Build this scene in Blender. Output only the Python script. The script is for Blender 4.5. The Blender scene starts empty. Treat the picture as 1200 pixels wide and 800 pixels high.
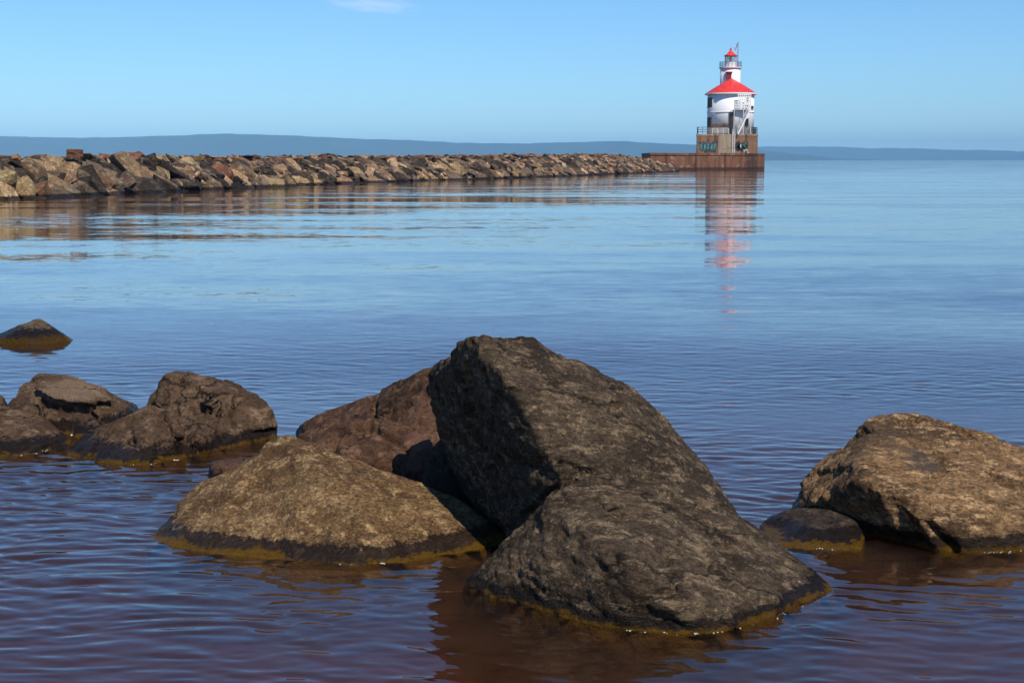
import bpy, bmesh, math, random
import numpy as np
from mathutils import Vector, Matrix

S = bpy.context.scene
COL = S.collection
R = math.radians

# ------------------------------------------------------------------ camera
F = 1667.0                       # focal length in the photograph's pixels (1200 wide)
CAM_H = 1.7
HOR = 187.5                      # row of the horizon
PITCH = math.atan((400 - HOR) / F)
cam = bpy.data.objects.new('camera', bpy.data.cameras.new('camera'))
COL.objects.link(cam)
cam.location = (0, 0, CAM_H)
cam.rotation_euler = (R(90) - PITCH, 0, 0)
cam.data.sensor_width = 36
cam.data.lens = F / 1200 * 36
cam.data.clip_start = 0.1
cam.data.clip_end = 60000
S.camera = cam

# ------------------------------------------------------------------ light
SUN_EL, SUN_AZ = 50.0, 30.0      # azimuth measured from the viewer's back towards the right
sd = Vector((math.cos(R(SUN_EL)) * math.sin(R(SUN_AZ)), -math.cos(R(SUN_EL)) * math.cos(R(SUN_AZ)), math.sin(R(SUN_EL))))
sl = bpy.data.lights.new('sun', 'SUN')
sl.energy = 5.0
sl.angle = R(0.53)
sl.color = (1.0, 0.92, 0.79)
so = bpy.data.objects.new('sun', sl)
COL.objects.link(so)
so.rotation_euler = sd.to_track_quat('Z', 'Y').to_euler()

W = bpy.data.worlds.new('World')
S.world = W
W.use_nodes = True
wn, wl = W.node_tree.nodes, W.node_tree.links
wn.clear()
w_out = wn.new('ShaderNodeOutputWorld')
w_bg = wn.new('ShaderNodeBackground')
w_sky = wn.new('ShaderNodeTexSky')
w_sky.sky_type = 'NISHITA'
w_sky.sun_disc = False
w_sky.sun_elevation = R(SUN_EL)
w_sky.sun_rotation = R(180 - SUN_AZ)
w_sky.altitude = 200
w_sky.air_density = 1.0
w_sky.dust_density = 0.0
w_sky.ozone_density = 6.0
w_bg.inputs['Strength'].default_value = 0.114
S.view_settings.view_transform = 'Standard'
S.view_settings.look = 'None'
S.view_settings.exposure = 0.0
S.view_settings.gamma = 1.0
S.render.engine = 'CYCLES'
S.cycles.use_denoising = True
S.cycles.max_bounces = 8
S.cycles.transparent_max_bounces = 12
S.cycles.volume_bounces = 0
S.cycles.caustics_reflective = False
S.cycles.caustics_refractive = False

# ------------------------------------------------------------------ pixel <-> world
CT, ST = math.cos(PITCH), math.sin(PITCH)


def ray(px, py):
    dx, dy = (px - 600) / F, (400 - py) / F
    return Vector((dx, CT + dy * ST, -ST + dy * CT))


def at(px, py, Y):
    r = ray(px, py)
    return Vector((0, 0, CAM_H)) + r * (Y / r.y)


def ground(px, py, z=0.0):
    r = ray(px, py)
    return Vector((0, 0, CAM_H)) + r * ((z - CAM_H) / r.z)


def project(P):
    P = np.asarray(P, float)
    X, Y, Z = P[..., 0], P[..., 1], P[..., 2] - CAM_H
    d = Y * CT - Z * ST
    u = Y * ST + Z * CT
    return 600 + F * X / d, 400 - F * u / d, d


# a wisp of cloud high in the sky
wt = wn.new('ShaderNodeTexCoord')
cdir = ray(438, 6).normalized()
cr = cdir.cross(Vector((0, 0, 1))).normalized()
cu = cr.cross(cdir).normalized()
tilt = R(-4.5)
cr, cu = cr * math.cos(tilt) + cu * math.sin(tilt), cu * math.cos(tilt) - cr * math.sin(tilt)


def wdot(v, k):
    n = wn.new('ShaderNodeVectorMath'); n.operation = 'DOT_PRODUCT'
    wl.new(wt.outputs['Generated'], n.inputs[0]); n.inputs[1].default_value = v
    m = wn.new('ShaderNodeMath'); m.operation = 'MULTIPLY'
    wl.new(n.outputs['Value'], m.inputs[0]); m.inputs[1].default_value = k
    return m.outputs[0]


def wmath(op, a, b=None):
    m = wn.new('ShaderNodeMath'); m.operation = op
    for i, v in enumerate((a, b)):
        if v is None:
            continue
        if isinstance(v, (int, float)):
            m.inputs[i].default_value = v
        else:
            wl.new(v, m.inputs[i])
    return m.outputs[0]


cx_, cy_ = wdot(cr, 1 / 0.036), wdot(cu, 1 / 0.0062)
cc = wn.new('ShaderNodeCombineXYZ')
wl.new(cx_, cc.inputs[0]); wl.new(cy_, cc.inputs[1])
cn = wn.new('ShaderNodeTexNoise'); cn.inputs['Scale'].default_value = 2.2; cn.inputs['Detail'].default_value = 5
wl.new(cc.outputs[0], cn.inputs['Vector'])
rr = wmath('ADD', wmath('POWER', wmath('ABSOLUTE', cx_), 2.0), wmath('POWER', wmath('ABSOLUTE', cy_), 2.0))
rr = wmath('ADD', rr, wmath('MULTIPLY', wmath('SUBTRACT', cn.outputs['Fac'], 0.5), 1.8))
cm = wn.new('ShaderNodeMapRange'); cm.interpolation_type = 'SMOOTHSTEP'
wl.new(rr, cm.inputs['Value'])
cm.inputs['From Min'].default_value = 1.0; cm.inputs['From Max'].default_value = -0.4
cm.inputs['To Min'].default_value = 0; cm.inputs['To Max'].default_value = 0.33
front = wmath('GREATER_THAN', wdot(cdir, 1.0), 0.5)
cfac = wmath('MULTIPLY', cm.outputs[0], front)
cmix = wn.new('ShaderNodeMix'); cmix.data_type = 'RGBA'
wl.new(cfac, cmix.inputs['Factor'])
wtint = wn.new('ShaderNodeMix'); wtint.data_type = 'RGBA'; wtint.blend_type = 'MULTIPLY'
wtint.inputs['Factor'].default_value = 1.0
wl.new(w_sky.outputs[0], wtint.inputs['A']); wtint.inputs['B'].default_value = (0.72, 0.99, 1.20, 1)   # a deep clear northern sky
wl.new(wtint.outputs['Result'], cmix.inputs['A'])
cmix.inputs['B'].default_value = (8.6, 8.8, 9.2, 1)
wl.new(cmix.outputs['Result'], w_bg.inputs['Color'])
wl.new(w_bg.outputs[0], w_out.inputs[0])


# ------------------------------------------------------------------ numpy noise
def _hash(ix, iy, iz, seed):
    h = (ix.astype(np.int64) * 374761393 + iy.astype(np.int64) * 668265263 + iz.astype(np.int64) * 2147483647 + seed * 1274126177) & 0xFFFFFFFF
    h = ((h ^ (h >> 13)) * 1274126177) & 0xFFFFFFFF
    h = ((h ^ (h >> 16)) * 2246822519) & 0xFFFFFFFF
    h = h ^ (h >> 15)
    return (h & 0xFFFFFF) / float(0xFFFFFF) * 2 - 1


def vnoise(P, seed=0):
    Pi = np.floor(P); f = P - Pi
    f = f * f * f * (f * (f * 6 - 15) + 10)
    i = Pi.astype(np.int64)
    out = 0
    for dx in (0, 1):
        wx = f[:, 0] if dx else 1 - f[:, 0]
        for dy in (0, 1):
            wy = f[:, 1] if dy else 1 - f[:, 1]
            for dz in (0, 1):
                wz = f[:, 2] if dz else 1 - f[:, 2]
                out = out + wx * wy * wz * _hash(i[:, 0] + dx, i[:, 1] + dy, i[:, 2] + dz, seed)
    return out


def fbm(P, octaves=4, seed=0, gain=0.5, ridged=False):
    a, s, tot = 1.0, 0, 0
    Q = P.copy()
    for o in range(octaves):
        n = vnoise(Q, seed + o * 17)
        if ridged:
            n = 1 - 2 * np.abs(n)
        s = s + a * n; tot += a
        a *= gain
        Q = Q * 2.03 + 13.7
    return s / tot


# ------------------------------------------------------------------ object helpers
def link(name, me, mat=None, parent=None, loc=None):
    o = bpy.data.objects.new(name, me)
    COL.objects.link(o)
    if mat is not None:
        me.materials.append(mat)
    if parent is not None:
        o.parent = parent
    if loc is not None:
        o.location = loc
    return o


def tag(o, label=None, cat=None, group=None, kind=None):
    if label: o['label'] = label
    if cat: o['category'] = cat
    if group: o['group'] = group
    if kind: o['kind'] = kind
    return o


def empty(name, loc, label, cat, group=None):
    o = bpy.data.objects.new(name, None)
    COL.objects.link(o)
    o.location = loc
    o.empty_display_size = 0.2
    return tag(o, label, cat, group)


def mesh_np(name, verts, quads, smooth=True):
    me = bpy.data.meshes.new(name)
    verts = np.asarray(verts, np.float32); quads = np.asarray(quads, np.int32)
    me.vertices.add(len(verts)); me.vertices.foreach_set('co', verts.ravel())
    me.loops.add(quads.size); me.loops.foreach_set('vertex_index', quads.ravel())
    n = quads.shape[1]
    me.polygons.add(len(quads))
    me.polygons.foreach_set('loop_start', np.arange(0, quads.size, n, dtype=np.int32))
    me.polygons.foreach_set('loop_total', np.full(len(quads), n, np.int32))
    me.polygons.foreach_set('use_smooth', np.full(len(quads), smooth, bool))
    me.update(calc_edges=True)
    me.validate()
    return me


def bm_mesh(name, bm, smooth=False):
    me = bpy.data.meshes.new(name)
    bm.normal_update()
    bm.to_mesh(me); bm.free()
    if smooth:
        me.polygons.foreach_set('use_smooth', np.ones(len(me.polygons), bool))
    return me


def add_box(bm, c, s, rz=0.0, mat=None):
    m = Matrix.Translation(Vector(c)) @ Matrix.Rotation(rz, 4, 'Z')
    if mat is not None:
        m = mat
    r = bmesh.ops.create_cube(bm, size=1.0, matrix=m @ Matrix.Diagonal((s[0], s[1], s[2], 1)))
    return r['verts']


def add_bar(bm, a, b, r, n=6):
    a, b = Vector(a), Vector(b)
    d = b - a
    if d.length < 1e-6:
        return
    q = d.to_track_quat('Z', 'Y').to_matrix().to_4x4()
    bmesh.ops.create_cone(bm, cap_ends=True, segments=n, radius1=r, radius2=r, depth=d.length,
                          matrix=Matrix.Translation((a + b) / 2) @ q)


def add_lathe(bm, profile, n=48, center=(0, 0), cap=True, sx=1.0, sy=1.0):
    rings = []
    for r, z in profile:
        if r < 1e-6:
            rings.append([bm.verts.new((center[0], center[1], z))])
        else:
            rings.append([bm.verts.new((center[0] + sx * r * math.cos(2 * math.pi * k / n), center[1] + sy * r * math.sin(2 * math.pi * k / n), z)) for k in range(n)])
    for A, B in zip(rings[:-1], rings[1:]):
        for k in range(n):
            k2 = (k + 1) % n
            if len(A) == 1 and len(B) == 1:
                continue
            if len(A) == 1:
                bm.faces.new((A[0], B[k2], B[k]))
            elif len(B) == 1:
                bm.faces.new((A[k], A[k2], B[0]))
            else:
                bm.faces.new((A[k], A[k2], B[k2], B[k]))
    if cap:
        for Q, flip in ((rings[0], True), (rings[-1], False)):
            if len(Q) > 1:
                bm.faces.new(list(reversed(Q)) if flip else Q)


# ------------------------------------------------------------------ materials
class NT:
    def __init__(self, name):
        self.m = bpy.data.materials.new(name)
        self.m.use_nodes = True
        self.t = self.m.node_tree
        self.n, self.l = self.t.nodes, self.t.links
        self.n.clear()
        self.out = self.n.new('ShaderNodeOutputMaterial')

    def new(self, t, **kw):
        x = self.n.new('ShaderNode' + t)
        for k, v in kw.items():
            setattr(x, k, v)
        return x

    def put(self, sock, v):
        if v is None:
            return
        if isinstance(v, bpy.types.NodeSocket):
            self.l.new(v, sock)
        elif isinstance(v, (tuple, list)) and len(v) == 3 and sock.type == 'RGBA':
            sock.default_value = (*v, 1)
        else:
            sock.default_value = v

    def math(self, op, a, b=None, c=None, clamp=False):
        x = self.new('Math', operation=op); x.use_clamp = clamp
        for i, v in enumerate((a, b, c)):
            self.put(x.inputs[i], v)
        return x.outputs[0]

    def vmath(self, op, a, b=None, s=None):
        x = self.new('VectorMath', operation=op)
        self.put(x.inputs[0], a); self.put(x.inputs[1], b)
        if s is not None:
            self.put(x.inputs['Scale'], s)
        return x.outputs['Value'] if op in ('DOT_PRODUCT', 'LENGTH') else x.outputs['Vector']

    def noise(self, vec, scale, detail=4, rough=0.55, dist=0.0, typ='FBM'):
        x = self.new('TexNoise')
        self.put(x.inputs['Vector'], vec)
        x.inputs['Scale'].default_value = scale
        x.inputs['Detail'].default_value = detail
        x.inputs['Roughness'].default_value = rough
        x.inputs['Distortion'].default_value = dist
        return x

    def vor(self, vec, scale, feature='F1', rand=1.0):
        x = self.new('TexVoronoi', feature=feature)
        self.put(x.inputs['Vector'], vec)
        x.inputs['Scale'].default_value = scale
        x.inputs['Randomness'].default_value = rand
        return x

    def ramp(self, v, a, b, lo=0.0, hi=1.0, smooth=True):
        x = self.new('MapRange')
        if smooth:
            x.interpolation_type = 'SMOOTHSTEP'
        x.clamp = True
        self.put(x.inputs['Value'], v)
        for k, q in (('From Min', a), ('From Max', b), ('To Min', lo), ('To Max', hi)):
            self.put(x.inputs[k], q)
        return x.outputs[0]

    def mix(self, f, a, b, blend='MIX'):
        x = self.new('Mix', data_type='RGBA', blend_type=blend)
        self.put(x.inputs['Factor'], f); self.put(x.inputs['A'], a); self.put(x.inputs['B'], b)
        return x.outputs['Result']

    def mapping(self, vec, loc=(0, 0, 0), rot=(0, 0, 0), scale=(1, 1, 1)):
        x = self.new('Mapping')
        self.put(x.inputs['Vector'], vec)
        x.inputs['Location'].default_value = loc
        x.inputs['Rotation'].default_value = rot
        x.inputs['Scale'].default_value = scale
        return x.outputs[0]

    def bump(self, h, strength=0.5, dist=0.02, normal=None):
        x = self.new('Bump')
        self.put(x.inputs['Height'], h)
        x.inputs['Strength'].default_value = strength
        x.inputs['Distance'].default_value = dist
        self.put(x.inputs['Normal'], normal)
        return x.outputs[0]

    def bsdf(self, color, rough=0.8, normal=None, metal=0.0, spec=0.5):
        x = self.new('BsdfPrincipled')
        self.put(x.inputs['Base Color'], color)
        self.put(x.inputs['Roughness'], rough)
        self.put(x.inputs['Normal'], normal)
        x.inputs['Metallic'].default_value = metal
        self.put(x.inputs['Specular IOR Level'], spec)
        self.l.new(x.outputs[0], self.out.inputs['Surface'])
        return x


def simple(name, color, rough=0.6, var=0.12, scale=3.0, metal=0.0, bump=0.0, spec=0.4):
    t = NT(name)
    co = t.new('TexCoord').outputs['Object']
    n = t.noise(co, scale, 5)
    c = t.mix(t.ramp(n.outputs['Fac'], 0.3, 0.7), tuple(v * (1 - var) for v in color), tuple(min(1, v * (1 + var)) for v in color))
    nb = t.bump(n.outputs['Fac'], bump, 0.05) if bump else None
    t.bsdf(c, rough, nb, metal, spec)
    return t.m


def rock_mat(name, dark, mid, light, speck=(0.4, 0.33, 0.25), speck_amt=0.35, speck_scale=70.0, big=2.5,
             band_rot=(0, 0, 0), band_scale=(1, 1, 1), algae=0.014, wet=0.072, vary=0.0, bumps=1.0, lichen=None, patch=None, crack=0.0, crack_scale=3.0,
             cell=0.0, rough=0.85, spec=0.16):
    t = NT(name)
    tc = t.new('TexCoord').outputs['Object']
    geo = t.new('NewGeometry')
    oi = t.new('ObjectInfo')
    off = t.vmath('SCALE', (17.0, 31.0, 23.0), s=oi.outputs['Random'])
    co = t.vmath('ADD', tc, off)
    bc = t.mapping(co, rot=band_rot, scale=band_scale)
    n1 = t.noise(bc, big, 6, 0.62, 0.4)
    n2 = t.noise(bc, big * 5, 6, 0.65, 0.2)
    n3 = t.noise(co, speck_scale, 3, 0.7)
    n4 = t.noise(bc, big * 16, 5, 0.7)
    c = t.mix(t.ramp(n1.outputs['Fac'], 0.36, 0.62), dark, mid)
    c = t.mix(t.ramp(n2.outputs['Fac'], 0.49, 0.66), c, light)
    # dark mottling
    c = t.mix(t.math('MULTIPLY', t.ramp(n4.outputs['Fac'], 0.54, 0.42), 0.58), c, tuple(v * 0.45 for v in dark))
    # mineral grain
    v = t.vor(co, speck_scale * 1.3)
    gmask = t.math('MULTIPLY', t.ramp(n3.outputs['Fac'], 0.52, 0.68), t.ramp(n2.outputs['Fac'], 0.36, 0.6))
    c = t.mix(t.math('MULTIPLY', gmask, speck_amt), c, speck)
    hs = t.new('HueSaturation')
    sep = t.new('SeparateColor'); t.put(sep.inputs[0], v.outputs['Color'])
    t.put(hs.inputs['Value'], t.ramp(sep.outputs[0], 0, 1, 1 - cell, 1 + cell, False))
    t.put(hs.inputs['Color'], c)
    c = hs.outputs[0]
    if lichen:
        ln = t.noise(co, 4.2, 6, 0.7)
        c = t.mix(t.math('MULTIPLY', t.ramp(ln.outputs['Fac'], 0.60, 0.68), 0.75), c, lichen)
    if patch:                                   # (centre, radii, colour) a local tint with its own shape
        for ctr, rad, colr, amt in patch:
            d = t.vmath('SUBTRACT', geo.outputs['Position'], tuple(ctr))
            d = t.vmath('DIVIDE', d, tuple(rad))
            L = t.math('ADD', t.vmath('LENGTH', d), t.math('MULTIPLY', t.math('SUBTRACT', n2.outputs['Fac'], 0.5), 1.6))
            c = t.mix(t.math('MULTIPLY', t.ramp(L, 1.15, 0.7), amt), c, colr)
    if vary:
        h2 = t.new('HueSaturation')
        t.put(h2.inputs['Hue'], t.ramp(oi.outputs['Random'], 0, 1, 0.5 - 0.018, 0.5 + 0.018, False))
        r2 = t.math('FRACT', t.math('MULTIPLY', oi.outputs['Random'], 7.31))
        t.put(h2.inputs['Value'], t.ramp(r2, 0, 1, 1 - vary, 1 + vary, False))
        t.put(h2.inputs['Color'], c)
        c = h2.outputs[0]
    # waterline: a dark wet band with an ochre algae fringe under it
    z = t.new('SeparateXYZ'); t.put(z.inputs[0], geo.outputs['Position'])
    wob = t.math('MULTIPLY', t.math('SUBTRACT', n2.outputs['Fac'], 0.5), wet * 0.55)
    drip = t.noise(t.mapping(co, scale=(1, 1, 0.12)), 16.0, 4, 0.7)
    wob2 = t.math('ADD', t.math('MULTIPLY', t.math('SUBTRACT', n4.outputs['Fac'], 0.5), wet * 0.9), t.math('MULTIPLY', t.math('SUBTRACT', drip.outputs['Fac'], 0.5), wet * 0.8))
    zz = t.math('ADD', t.math('ADD', z.outputs[2], wob), wob2)
    wetf = t.ramp(zz, wet * 1.12, wet * 0.86)
    c = t.mix(wetf, c, t.mix(0.88, c, (0.010, 0.006, 0.005)))
    if algae:
        c = t.mix(t.math('MULTIPLY', t.ramp(t.math('SUBTRACT', zz, t.math('MULTIPLY', t.math('SUBTRACT', n1.outputs['Fac'], 0.5), 0.10)), algae * 1.4, algae * 0.7), t.ramp(n2.outputs['Fac'], 0.2, 0.5, 0.55, 0.95)), c,
                  t.mix(n4.outputs['Fac'], (0.055, 0.026, 0.001), (0.165, 0.084, 0.003)))
        c = t.mix(t.ramp(z.outputs[2], -0.02, -0.10, 0, 0.85), c, (0.022, 0.013, 0.005))
    ro = t.ramp(wetf, 0, 1, rough, 0.26)
    hmid = t.math('ADD', t.math('MULTIPLY', n2.outputs['Fac'], 0.6), t.math('MULTIPLY', n4.outputs['Fac'], 0.35))
    if crack:
        wv = t.vmath('ADD', bc, t.vmath('SCALE', t.vmath('SUBTRACT', n2.outputs['Color'], (0.5, 0.5, 0.5)), s=0.5 / crack_scale))
        vc = t.vor(wv, crack_scale, 'DISTANCE_TO_EDGE')
        cr = t.math('MULTIPLY', t.ramp(vc.outputs['Distance'], 0.035, 0.0), t.ramp(n1.outputs['Fac'], 0.42, 0.55))
        c = t.mix(t.math('MULTIPLY', cr, crack), c, (0.012, 0.009, 0.007))
        hmid = t.math('SUBTRACT', hmid, t.math('MULTIPLY', cr, 0.5 * crack))
    b1 = t.bump(hmid, 1.0 * bumps, 0.05 / (big / 2.5))
    n5 = t.noise(co, speck_scale * 1.6, 4, 0.7)
    b2 = t.bump(n5.outputs['Fac'], 0.8 * bumps, 0.9 / speck_scale, b1)
    t.bsdf(c, ro, b2, 0.0, spec)
    return t.m


# ------------------------------------------------------------------ water
def build_water():
    rs = np.random.RandomState(5)
    Ys = [-40.0, -15.0, -5.0, 0.0, 1.5, 2.6, 3.2]
    y = 3.6
    while y < 16000:
        Ys.append(y)
        y += max(0.011, 0.75 * y * y / 2833.0) if y < 60 else y * 0.06
    Ys.append(16000.0)
    Ys = np.array(Ys)
    u = np.concatenate([np.linspace(-1.6, -0.46, 24)[:-1], np.linspace(-0.46, 0.46, 620), np.linspace(0.46, 1.6, 24)[1:]])
    hw = 1.2 + np.maximum(Ys, 3.0)
    hw = np.where(Ys < 3.0, 30.0, hw)
    hw = np.where(Ys < 3.0, np.interp(Ys, [-40, 0, 3.0], [40, 12, 4.2]), hw)
    X = hw[:, None] * u[None, :]
    Y = np.repeat(Ys[:, None], len(u), 1)
    nr, nc = X.shape
    Z = np.zeros_like(X)
    near = (Ys > 2.7) & (Ys < 45)
    dyv = np.gradient(Ys)[:, None] * np.ones((1, nc))
    dxv = np.gradient(X, axis=1)
    sp = np.maximum(dyv, dxv)[near]
    x, yv = X[near], Y[near]
    pts = np.stack([x.ravel(), yv.ravel(), np.zeros(x.size)], 1)
    wx = 0.22 * fbm(pts * np.array([0.9, 1.1, 1]), 3, 3).reshape(x.shape)
    wy = 0.15 * fbm(pts * np.array([1.1, 1.6, 1]), 3, 9).reshape(x.shape)
    env = fbm(pts * np.array([0.35, 0.55, 1]), 3, 21).reshape(x.shape)
    env = np.clip(0.85 + 1.1 * env, 0.22, 1.8)
    for (gx, gy, r1, k) in ((400, 685, 0.45, 0.45), (620, 740, 0.4, 0.35), (1060, 665, 0.5, 0.3), (200, 560, 0.5, 0.3)):
        g = ground(gx, gy)                       # sheltered water beside the boulders lies smoother
        env = env * (1 - k * np.exp(-(((x - g.x) / (r1 * 1.5)) ** 2 + ((yv - g.y) / r1) ** 2)))
    # a breeze has ruffled the water out to some 17 m; a calmer glassy belt lies beyond
    fade = 1 - 0.74 * np.clip((yv - 8.0) / 8.0, 0, 1)
    z = 0
    N = 72
    for i in range(N):
        lam = 0.06 * (0.70 / 0.06) ** (i / (N - 1.0))
        ang = rs.normal(0, R(23) if lam < 0.3 else R(36)) + R(6)
        k = 2 * math.pi / lam
        kx, ky = k * math.sin(ang), k * math.cos(ang)
        slope = 0.0128 * (1.0 if lam < 0.16 else (0.16 / lam) ** 1.5)
        A = slope / k * rs.uniform(0.6, 1.4)
        wgt = np.clip((lam / sp - 2.2) / 2.0, 0, 1)
        ph = kx * (x + wx) + ky * (yv + wy) + rs.uniform(0, 6.28)
        s = np.sin(ph)
        z = z + A * wgt * (s + 0.22 * np.sin(2 * ph + 1.57))
    z = z * env * fade
    # faint ring ripples spreading from a rock's edge
    c = ground(856, 596)
    d = np.hypot(x - c.x, yv - c.y)
    z = z + 0.0016 * np.sin(d * 2 * math.pi / 0.13) * np.exp(-((d - 0.35) / 0.28) ** 2)
    Z[near] = z
    V = np.stack([X.ravel(), Y.ravel(), Z.ravel()], 1)
    idx = np.arange(nr * nc).reshape(nr, nc)
    q = np.stack([idx[:-1, :-1], idx[:-1, 1:], idx[1:, 1:], idx[1:, :-1]], -1).reshape(-1, 4)
    # skirt down to a closed box, so the tannin-brown water has a body
    loop = np.concatenate([idx[0, :], idx[1:, -1], idx[-1, -2::-1], idx[-2:0:-1, 0]])
    low = V[loop].copy(); low[:, 2] = -9.0
    L0 = len(V)
    V = np.concatenate([V, low, [[0, 4000, -9.0]]])
    m = len(loop)
    a = np.arange(m); b = (a + 1) % m
    side = np.stack([loop[a], L0 + a, L0 + b, loop[b]], 1)
    me = bpy.data.meshes.new('water')
    cen = L0 + m
    tris = np.stack([L0 + a, np.full(m, cen), L0 + b], 1)
    quads = np.concatenate([q, side])
    nl = quads.size + tris.size
    me.vertices.add(len(V)); me.vertices.foreach_set('co', V.astype(np.float32).ravel())
    me.loops.add(nl)
    me.loops.foreach_set('vertex_index', np.concatenate([quads.ravel(), tris.ravel()]).astype(np.int32))
    me.polygons.add(len(quads) + len(tris))
    st = np.concatenate([np.arange(len(quads)) * 4, quads.size + np.arange(len(tris)) * 3]).astype(np.int32)
    tt = np.concatenate([np.full(len(quads), 4), np.full(len(tris), 3)]).astype(np.int32)
    me.polygons.foreach_set('loop_start', st); me.polygons.foreach_set('loop_total', tt)
    sm = np.zeros(len(quads) + len(tris), bool); sm[:len(q)] = True
    me.polygons.foreach_set('use_smooth', sm)
    me.update(calc_edges=True)
    t = NT('lake_water')
    geo = t.new('NewGeometry')
    P = geo.outputs['Position']
    sx = t.new('SeparateXYZ'); t.put(sx.inputs[0], P)
    yy = sx.outputs[1]
    # fine ripples: random surface slopes, long crests across the view
    def slopes(scale, amp, det=2):
        n = t.noise(t.mapping(P, scale=scale), 1.0, det, 0.6)
        s = t.vmath('SUBTRACT', n.outputs['Color'], (0.5, 0.5, 0.5))
        return t.vmath('MULTIPLY', s, amp)
    far = t.math('MULTIPLY', t.ramp(yy, 6, 22), t.ramp(yy, 60, 220, 1.0, 0.55))
    patch = t.noise(t.mapping(P, scale=(0.018, 0.085, 1)), 1.0, 4, 0.6, 0.3)
    streak = t.ramp(patch.outputs['Fac'], 0.38, 0.66, 0.35, 1.25)
    s1 = slopes((2.2, 7.0, 1), (0.03, 0.10, 0))
    s2 = slopes((0.5, 1.9, 1), (0.02, 0.06, 0))
    sN = slopes((16, 34, 1), (0.03, 0.04, 0), 1)
    s3 = slopes((0.085, 0.33, 1), (0.012, 0.085, 0), 1)
    s3 = t.vmath('SCALE', s3, s=t.ramp(yy, 6, 12))
    s = t.vmath('SCALE', t.vmath('ADD', s1, s2), s=t.math('MULTIPLY', far, streak))
    s = t.vmath('ADD', t.vmath('ADD', s, sN), s3)
    N = t.vmath('NORMALIZE', t.vmath('ADD', geo.outputs['Normal'], s))
    fr = t.new('Fresnel'); fr.inputs['IOR'].default_value = 1.5; t.put(fr.inputs['Normal'], N)
    gl = t.new('BsdfGlossy'); gl.inputs['Roughness'].default_value = 0.035; t.put(gl.inputs['Normal'], N)
    gl.inputs['Color'].default_value = (1, 1, 1, 1)
    tr = t.new('BsdfTransparent'); tr.inputs['Color'].default_value = (0.97, 0.96, 0.95, 1)
    mx = t.new('MixShader')
    t.put(mx.inputs[0], fr.outputs[0]); t.put(mx.inputs[1], tr.outputs[0]); t.put(mx.inputs[2], gl.outputs[0])
    t.l.new(mx.outputs[0], t.out.inputs['Surface'])
    va = t.new('VolumeAbsorption')
    va.inputs['Color'].default_value = (0.80, 0.60, 0.34, 1)
    va.inputs['Density'].default_value = 6.0
    vs = t.new('VolumeScatter')
    vs.inputs['Color'].default_value = (0.85, 0.58, 0.50, 1)
    vs.inputs['Density'].default_value = 0.62
    ad = t.new('AddShader')
    t.l.new(va.outputs[0], ad.inputs[0]); t.l.new(vs.outputs[0], ad.inputs[1])
    t.l.new(ad.outputs[0], t.out.inputs['Volume'])
    return tag(link('water', me, t.m), kind='structure', label='calm blue lake water rippled in front of the boulders')


def bed_z(Y):
    return np.interp(Y, [-40, 0, 2.0, 4.0, 7, 10, 16, 60, 300], [1.2, 0.25, 0.02, -0.28, -0.42, -0.55, -0.9, -3.0, -7.5])


def build_bed():
    Ys = np.concatenate([np.linspace(-39, 3, 12), np.linspace(3.3, 16, 70), np.geomspace(17, 15900, 40)])
    u = np.linspace(-1, 1, 91)
    X = (6 + np.maximum(Ys, 0.0) * 1.4)[:, None] * u[None, :]
    Y = np.repeat(Ys[:, None], len(u), 1)
    p = np.stack([X.ravel(), Y.ravel(), np.zeros(X.size)], 1)
    Z = bed_z(Y).ravel() + 0.05 * fbm(p * 1.3, 4, 77) * (Y.ravel() < 60)
    V = np.stack([X.ravel(), Y.ravel(), Z], 1)
    idx = np.arange(X.size).reshape(X.shape)
    q = np.stack([idx[:-1, :-1], idx[:-1, 1:], idx[1:, 1:], idx[1:, :-1]], -1).reshape(-1, 4)
    t = NT('lake_bed_silt')
    co = t.new('TexCoord').outputs['Object']
    n = t.noise(co, 1.7, 6, 0.65); n2 = t.noise(co, 9.0, 5, 0.65)
    c = t.mix(t.ramp(n.outputs['Fac'], 0.35, 0.65), (0.20, 0.10, 0.065), (0.30, 0.155, 0.085))
    c = t.mix(t.ramp(n2.outputs['Fac'], 0.45, 0.7), c, (0.15, 0.085, 0.06))
    t.bsdf(c, 0.9, t.bump(n2.outputs['Fac'], 0.5, 0.04))
    return tag(link('lake_bed', mesh_np('lake_bed', V, q), t.m), kind='structure', label='reddish brown silt lake bed under the shallows')


build_water()
build_bed()


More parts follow.
